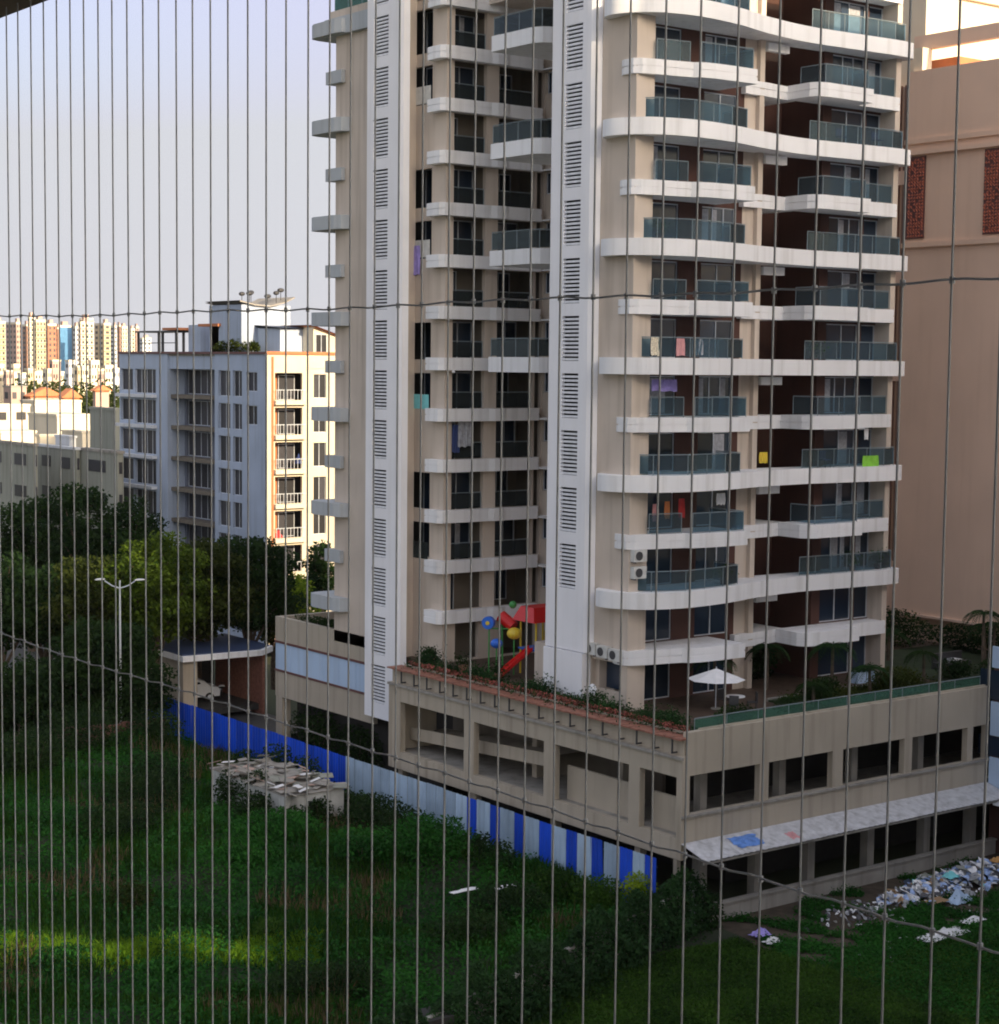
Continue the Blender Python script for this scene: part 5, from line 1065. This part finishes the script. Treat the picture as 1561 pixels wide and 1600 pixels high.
# ------------------------------------------------------------------ washing and clutter on balconies
def cloth(x, y, z, wd, h, ax, mt, label, cat='cloth', seed=0):
    rs_ = random.Random(seed); mb = MB(); n = 8
    for j in range(4):
        for k in range(n+1):
            u = k/n-.5; w_ = .035*math.sin(k*1.9+j)+rs_.uniform(-.01, .01); zz = z-h*j/3*(1+.05*rs_.uniform(-1, 1))
            mb.v.append((x+w_, y+u*wd, zz) if ax == 'x' else (x+u*wd, y+w_, zz))
    mb.f = [(j*(n+1)+k, j*(n+1)+k+1, (j+1)*(n+1)+k+1, (j+1)*(n+1)+k) for j in range(3) for k in range(n)]; mb.m = [0]*len(mb.f)
    return tag(mb.build('hanging_cloth', mt, None, org=(x, y, z)), label, cat)
cloth(60.9, 88.75, 31.9, 1.1, 1.7, 'x', M['purple'], 'purple sheet hanging out of a west wing window', seed=1)
cloth(62.4, 67.35, 26.4, .55, .85, 'y', M['pink'], 'pink towel over the glass rail beside the printed mat', seed=2); cloth(61.1, 67.78, 26.45, .6, .9, 'y', plain('patterned', col(.75, .62, .48), var=.5, scale=14), 'cream patterned mat over the left end of the glass rail', seed=3); cloth(63.6, 67.38, 26.4, .7, .8, 'y', M['curtain'], 'grey towel on the glass rail right of the pink one', seed=4)
cloth(62.3, 68.4, 24.35, 1.7, .6, 'y', M['purple'], 'lilac washing on a line in the balcony under the straight band', seed=5); cloth(64.2, 69.0, 18.2, .4, 1.0, 'y', M['redcloth'], 'red washing in the fourth balcony above the deck', seed=6)
cloth(62.3, 68.9, 18.0, .4, .9, 'y', M['pink'], 'pinkish shirt hanging in a cluttered lower balcony', seed=7); cloth(63.1, 68.9, 18.1, .35, .9, 'y', plain('orange_cloth', col(.7, .25, .08)), 'orange shirt hanging beside the pinkish shirt', seed=8)
cloth(66.8, 68.8, 18.4, .6, .6, 'y', M['cloth_w'], 'white cloth hanging at the right end of the cluttered balcony', seed=9); cloth(78.0, 68.45, 20.15, 1.3, .75, 'y', M['lime'], 'lime green cloth over the right hand glass rail', seed=10)
cloth(62.4, 85.6, 21.7, 1.0, 1.5, 'y', M['curtain'], 'pale towel hanging in the inner balcony with the blue blanket', seed=11); cloth(61.75, 85.62, 21.5, .5, 1.6, 'y', M['navy'], 'dark blue blanket hanging left of the pale towel', seed=12)
cloth(61.9, 69.4, 42.0, .35, .5, 'y', M['redcloth'], 'small red cloth in the top left railed balcony', seed=13); cloth(71.3, 70.2, 20.4, .6, .6, 'y', M['yellowpl'], 'yellow cloth in the narrow recess balcony', seed=14)
cloth(78.2, 69.0, 22.0, .3, 1.0, 'y', M['cloth_w'], 'white shirt hanging in the right hand balcony above the lime cloth', seed=15); cloth(61.3, 85.3, 25.0, .18, .5, 'y', M['cloth_w'], 'small white cloth tied to an inner balcony band', seed=16)
for k, (x, y, z, lb) in enumerate(((78.4, 68.95, zl(9)+.42, 'dark bicycle like clutter behind the right hand rail high on the tower'), (75.8, 69.2, zl(9)+.42, 'dark chair behind the right hand rail high on the tower'), (74.9, 69.0, zl(3)+.42, 'blue grey stool behind the right hand rail under the lime cloth'))):
    t = thing('balcony_chair', (x, y, z), lb, 'chair'); MB().box(x-.25, x+.25, y-.25, y+.25, z+.4, z+.45).build('seat', M['navy'], t); MB().box(x-.25, x+.25, y+.2, y+.25, z+.45, z+.9).build('backrest', M['navy'], t)
    for sx in (-.2, .2):
        for sy in (-.2, .2): MB().tube((x+sx, y+sy, z), (x+sx, y+sy, z+.4), .02, n=5).build('leg', M['darkmetal'], t)

for k, (x, y, z, n_, lb) in enumerate(((77.2, 68.9, zl(1)+.42, 500, 'leafy potted plants behind the lowest right hand rail'), (79.3, 68.9, zl(1)+.42, 400, 'bushy potted plant at the right end of the lowest rail'), (66.5, 68.2, zl(1)+.42, 260, 'potted plant at the right end of the lowest left rail'), (74.0, 69.1, zl(5)+.42, 220, 'potted plant behind the right hand rail of the straight band'), (62.0, 68.6, zl(7)+.42, 220, 'potted plant behind the left rail three bands from the top'))):
    t = thing('potted_plant', (x, y, z), lb, 'plant'); MB().tube((x, y, z), (x, y, z+.3), .14, .2, 10).build('pot', M['terracotta'], t)
    v, f = leaf_cloud(np.array([(x+random.gauss(0, .3), y+random.gauss(0, .18), z+.65+random.gauss(0, .2)) for _ in range(n_)]), .13); mesh_np('leaves', v, f, FM, t, org=(x, y, z))
# ------------------------------------------------------------------ rubbish
def litter(n, cx, cy, sx, sy, hh, mats, label, sz=.22, z0=-.9):
    for mi, (mn, fr_) in enumerate(mats):
        k = int(n*fr_); c = np.stack([rng.normal(cx, sx, k), rng.normal(cy, sy, k), np.zeros(k)], 1); r_ = ((c[:, 0]-cx)/sx)**2+((c[:, 1]-cy)/sy)**2
        c[:, 2] = z0+np.exp(-r_*.5)*hh*rng.uniform(.5, 1.05, k)+.03; c = c[r_ < 5.5]
        v, f = leaf_cloud(c, sz, up=.3, aspect=.8); mesh_np('rubbish', v, f, mn, kind='stuff', label=label)
def heap(n, cx, cy, sx, sy, hh, pal, label, smin=.12, smax=.5, z0=-.9, seed=1):
    """tangle of crumpled bags and sheets: each piece a small creased patch"""
    rs_ = random.Random(seed)
    for mn, fr_ in pal:
        mb = MB()
        for _ in range(int(n*fr_)):
            a, b = rs_.gauss(0, 1), rs_.gauss(0, 1)
            if a*a+b*b > 5: continue
            x, y = cx+a*sx, cy+b*sy; s_ = rs_.uniform(smin, smax)*(1 if rs_.random() < .8 else 1.6); z = z0+hh*math.exp(-(a*a+b*b)*.55)*rs_.uniform(.6, 1.05)+.05
            ax = Vector((rs_.gauss(0, 1), rs_.gauss(0, 1), rs_.gauss(0, .35))).normalized(); n_ = Vector((rs_.gauss(0, .5), rs_.gauss(-.3, .5), 1)).normalized(); by = n_.cross(ax).normalized(); ax = by.cross(n_)
            c = Vector((x, y, z)); i0 = len(mb.v); k = 7; mb.v.append(tuple(c+n_*s_*rs_.uniform(.12, .4)))
            for j in range(k):
                an = 2*math.pi*j/k; r_ = s_*rs_.uniform(.45, 1.0)*.6; mb.v.append(tuple(c+ax*math.cos(an)*r_*1.3+by*math.sin(an)*r_+n_*s_*rs_.uniform(-.12, .16)))
            for j in range(k): mb.f.append((i0, i0+1+j, i0+1+(j+1) % k)); mb.m.append(0)
        mb.build('rubbish', mn, None, org=(cx, cy, z0), kind='stuff', label=label)
M['bagblue'] = plain('bag_blue', col(.34, .46, .74), var=.35, scale=5); M['baggrey'] = plain('bag_grey', col(.34, .35, .37), var=.4, scale=5); M['bagdark'] = plain('bag_dark', col(.07, .07, .08), var=.4, scale=5)
heap(760, 74.2, 57.6, 2.4, .8, .75, [(M['cloth_w'], .26), (M['bagblue'], .30), (M['baggrey'], .16), (M['cardboard'], .05), (M['bagdark'], .16), (M['teal'], .03), (M['olivewall'], .04)], 'heap of white, blue and grey rubbish thrown against the podium plinth', seed=1)
heap(260, 69.6, 57.2, 1.5, .6, .6, [(M['cloth_w'], .3), (M['bagblue'], .25), (M['baggrey'], .15), (M['cardboard'], .08), (M['bagdark'], .22)], 'left end of the rubbish heap with cardboard and pale bags', seed=2)
heap(150, 65.6, 57.0, 2.2, .7, .2, [(M['baggrey'], .4), (M['bagdark'], .4), (M['cloth_w'], .2)], 'thin scatter of grey rubbish at the left of the heap', smax=.28, seed=3)
heap(110, 69, 52.5, 6.0, 2.2, .03, [(M['baggrey'], .5), (M['cloth_w'], .3), (M['olivewall'], .2)], 'single scraps of paper strewn over the dumping ground', smin=.08, smax=.22, seed=4)
crumple('plastic_sheet', 65.4, 52.3, -.74, 2.9, .9, .32, M['cloth_w'], 'crumpled white plastic sheet lying in front of the rubbish heap', 'sheet', seed=6, n=12)
crumple('plastic_sheet', 68.3, 52.9, -.74, 1.5, .6, .2, M['cloth_w'], 'smaller white plastic scrap right of the large crumpled sheet', 'sheet', seed=7, n=9)
crumple('plastic_bag', 70.6, 55.6, -.85, 1.6, .9, .6, M['lightblue'], 'bulging pale blue plastic bag at the near side of the heap', 'bag', seed=8)
crumple('cardboard', 69.3, 55.9, -.7, 1.3, .8, .15, M['cardboard'], 'flattened brown cardboard in the rubbish heap', 'cardboard', seed=9, n=3)
crumple('plastic_bag', 72.1, 57.3, -.3, .8, .6, .35, M['teal'], 'teal plastic bag in the middle of the heap', 'bag', seed=10); crumple('plastic_bag', 76.2, 57.6, -.2, .9, .6, .3, plain('orange_bag', col(.55, .30, .10)), 'orange brown bag high on the heap', 'bag', seed=11)
crumple('plastic_bag', 58.6, 57.2, -.76, .9, .6, .5, M['purple'], 'purple bag lying alone near the podium corner', 'bag', seed=12); crumple('plastic_bag', 58.3, 56.2, -.76, .8, .5, .35, M['cloth_w'], 'white bag lying alone below the purple one', 'bag', seed=13)
for k, (px, d) in enumerate(((733, 83.0), (797, 83.6))):
    c = at(px, d); crumple('plastic_sheet', c.x, c.y, .55, 1.5-.3*k, .35, .15, M['cloth_w'], ['pale plastic strip caught on the creepers, the left one', 'pale plastic strip caught on the creepers, the right one'][k], 'sheet', seed=30+k, n=5)
bx1 = thing('culvert_opening', (37.2, 53.4, -1), 'square dark culvert mouth half hidden in creepers at the bottom', 'culvert'); MB().box(36.4, 38.6, 53.3, 54.6, -.6, .9).build('surround', M['dark'], bx1)
print('objects', len(bpy.data.objects))

# ------------------------------------------------------------------ air
hz = bpy.data.materials.new('haze'); hz.use_nodes = True; n = hz.node_tree; n.nodes.clear()
ho = n.nodes.new('ShaderNodeOutputMaterial'); pv = n.nodes.new('ShaderNodeVolumePrincipled'); pv.inputs['Color'].default_value = (.93, .93, .97, 1); pv.inputs['Density'].default_value = .00004; pv.inputs['Anisotropy'].default_value = .2
n.links.new(pv.outputs[0], ho.inputs['Volume'])
o = MB().box(-3600, 3600, -3600, 3600, -2.4, 84).build('haze', hz, kind='stuff', label='thin evening haze over the whole district')
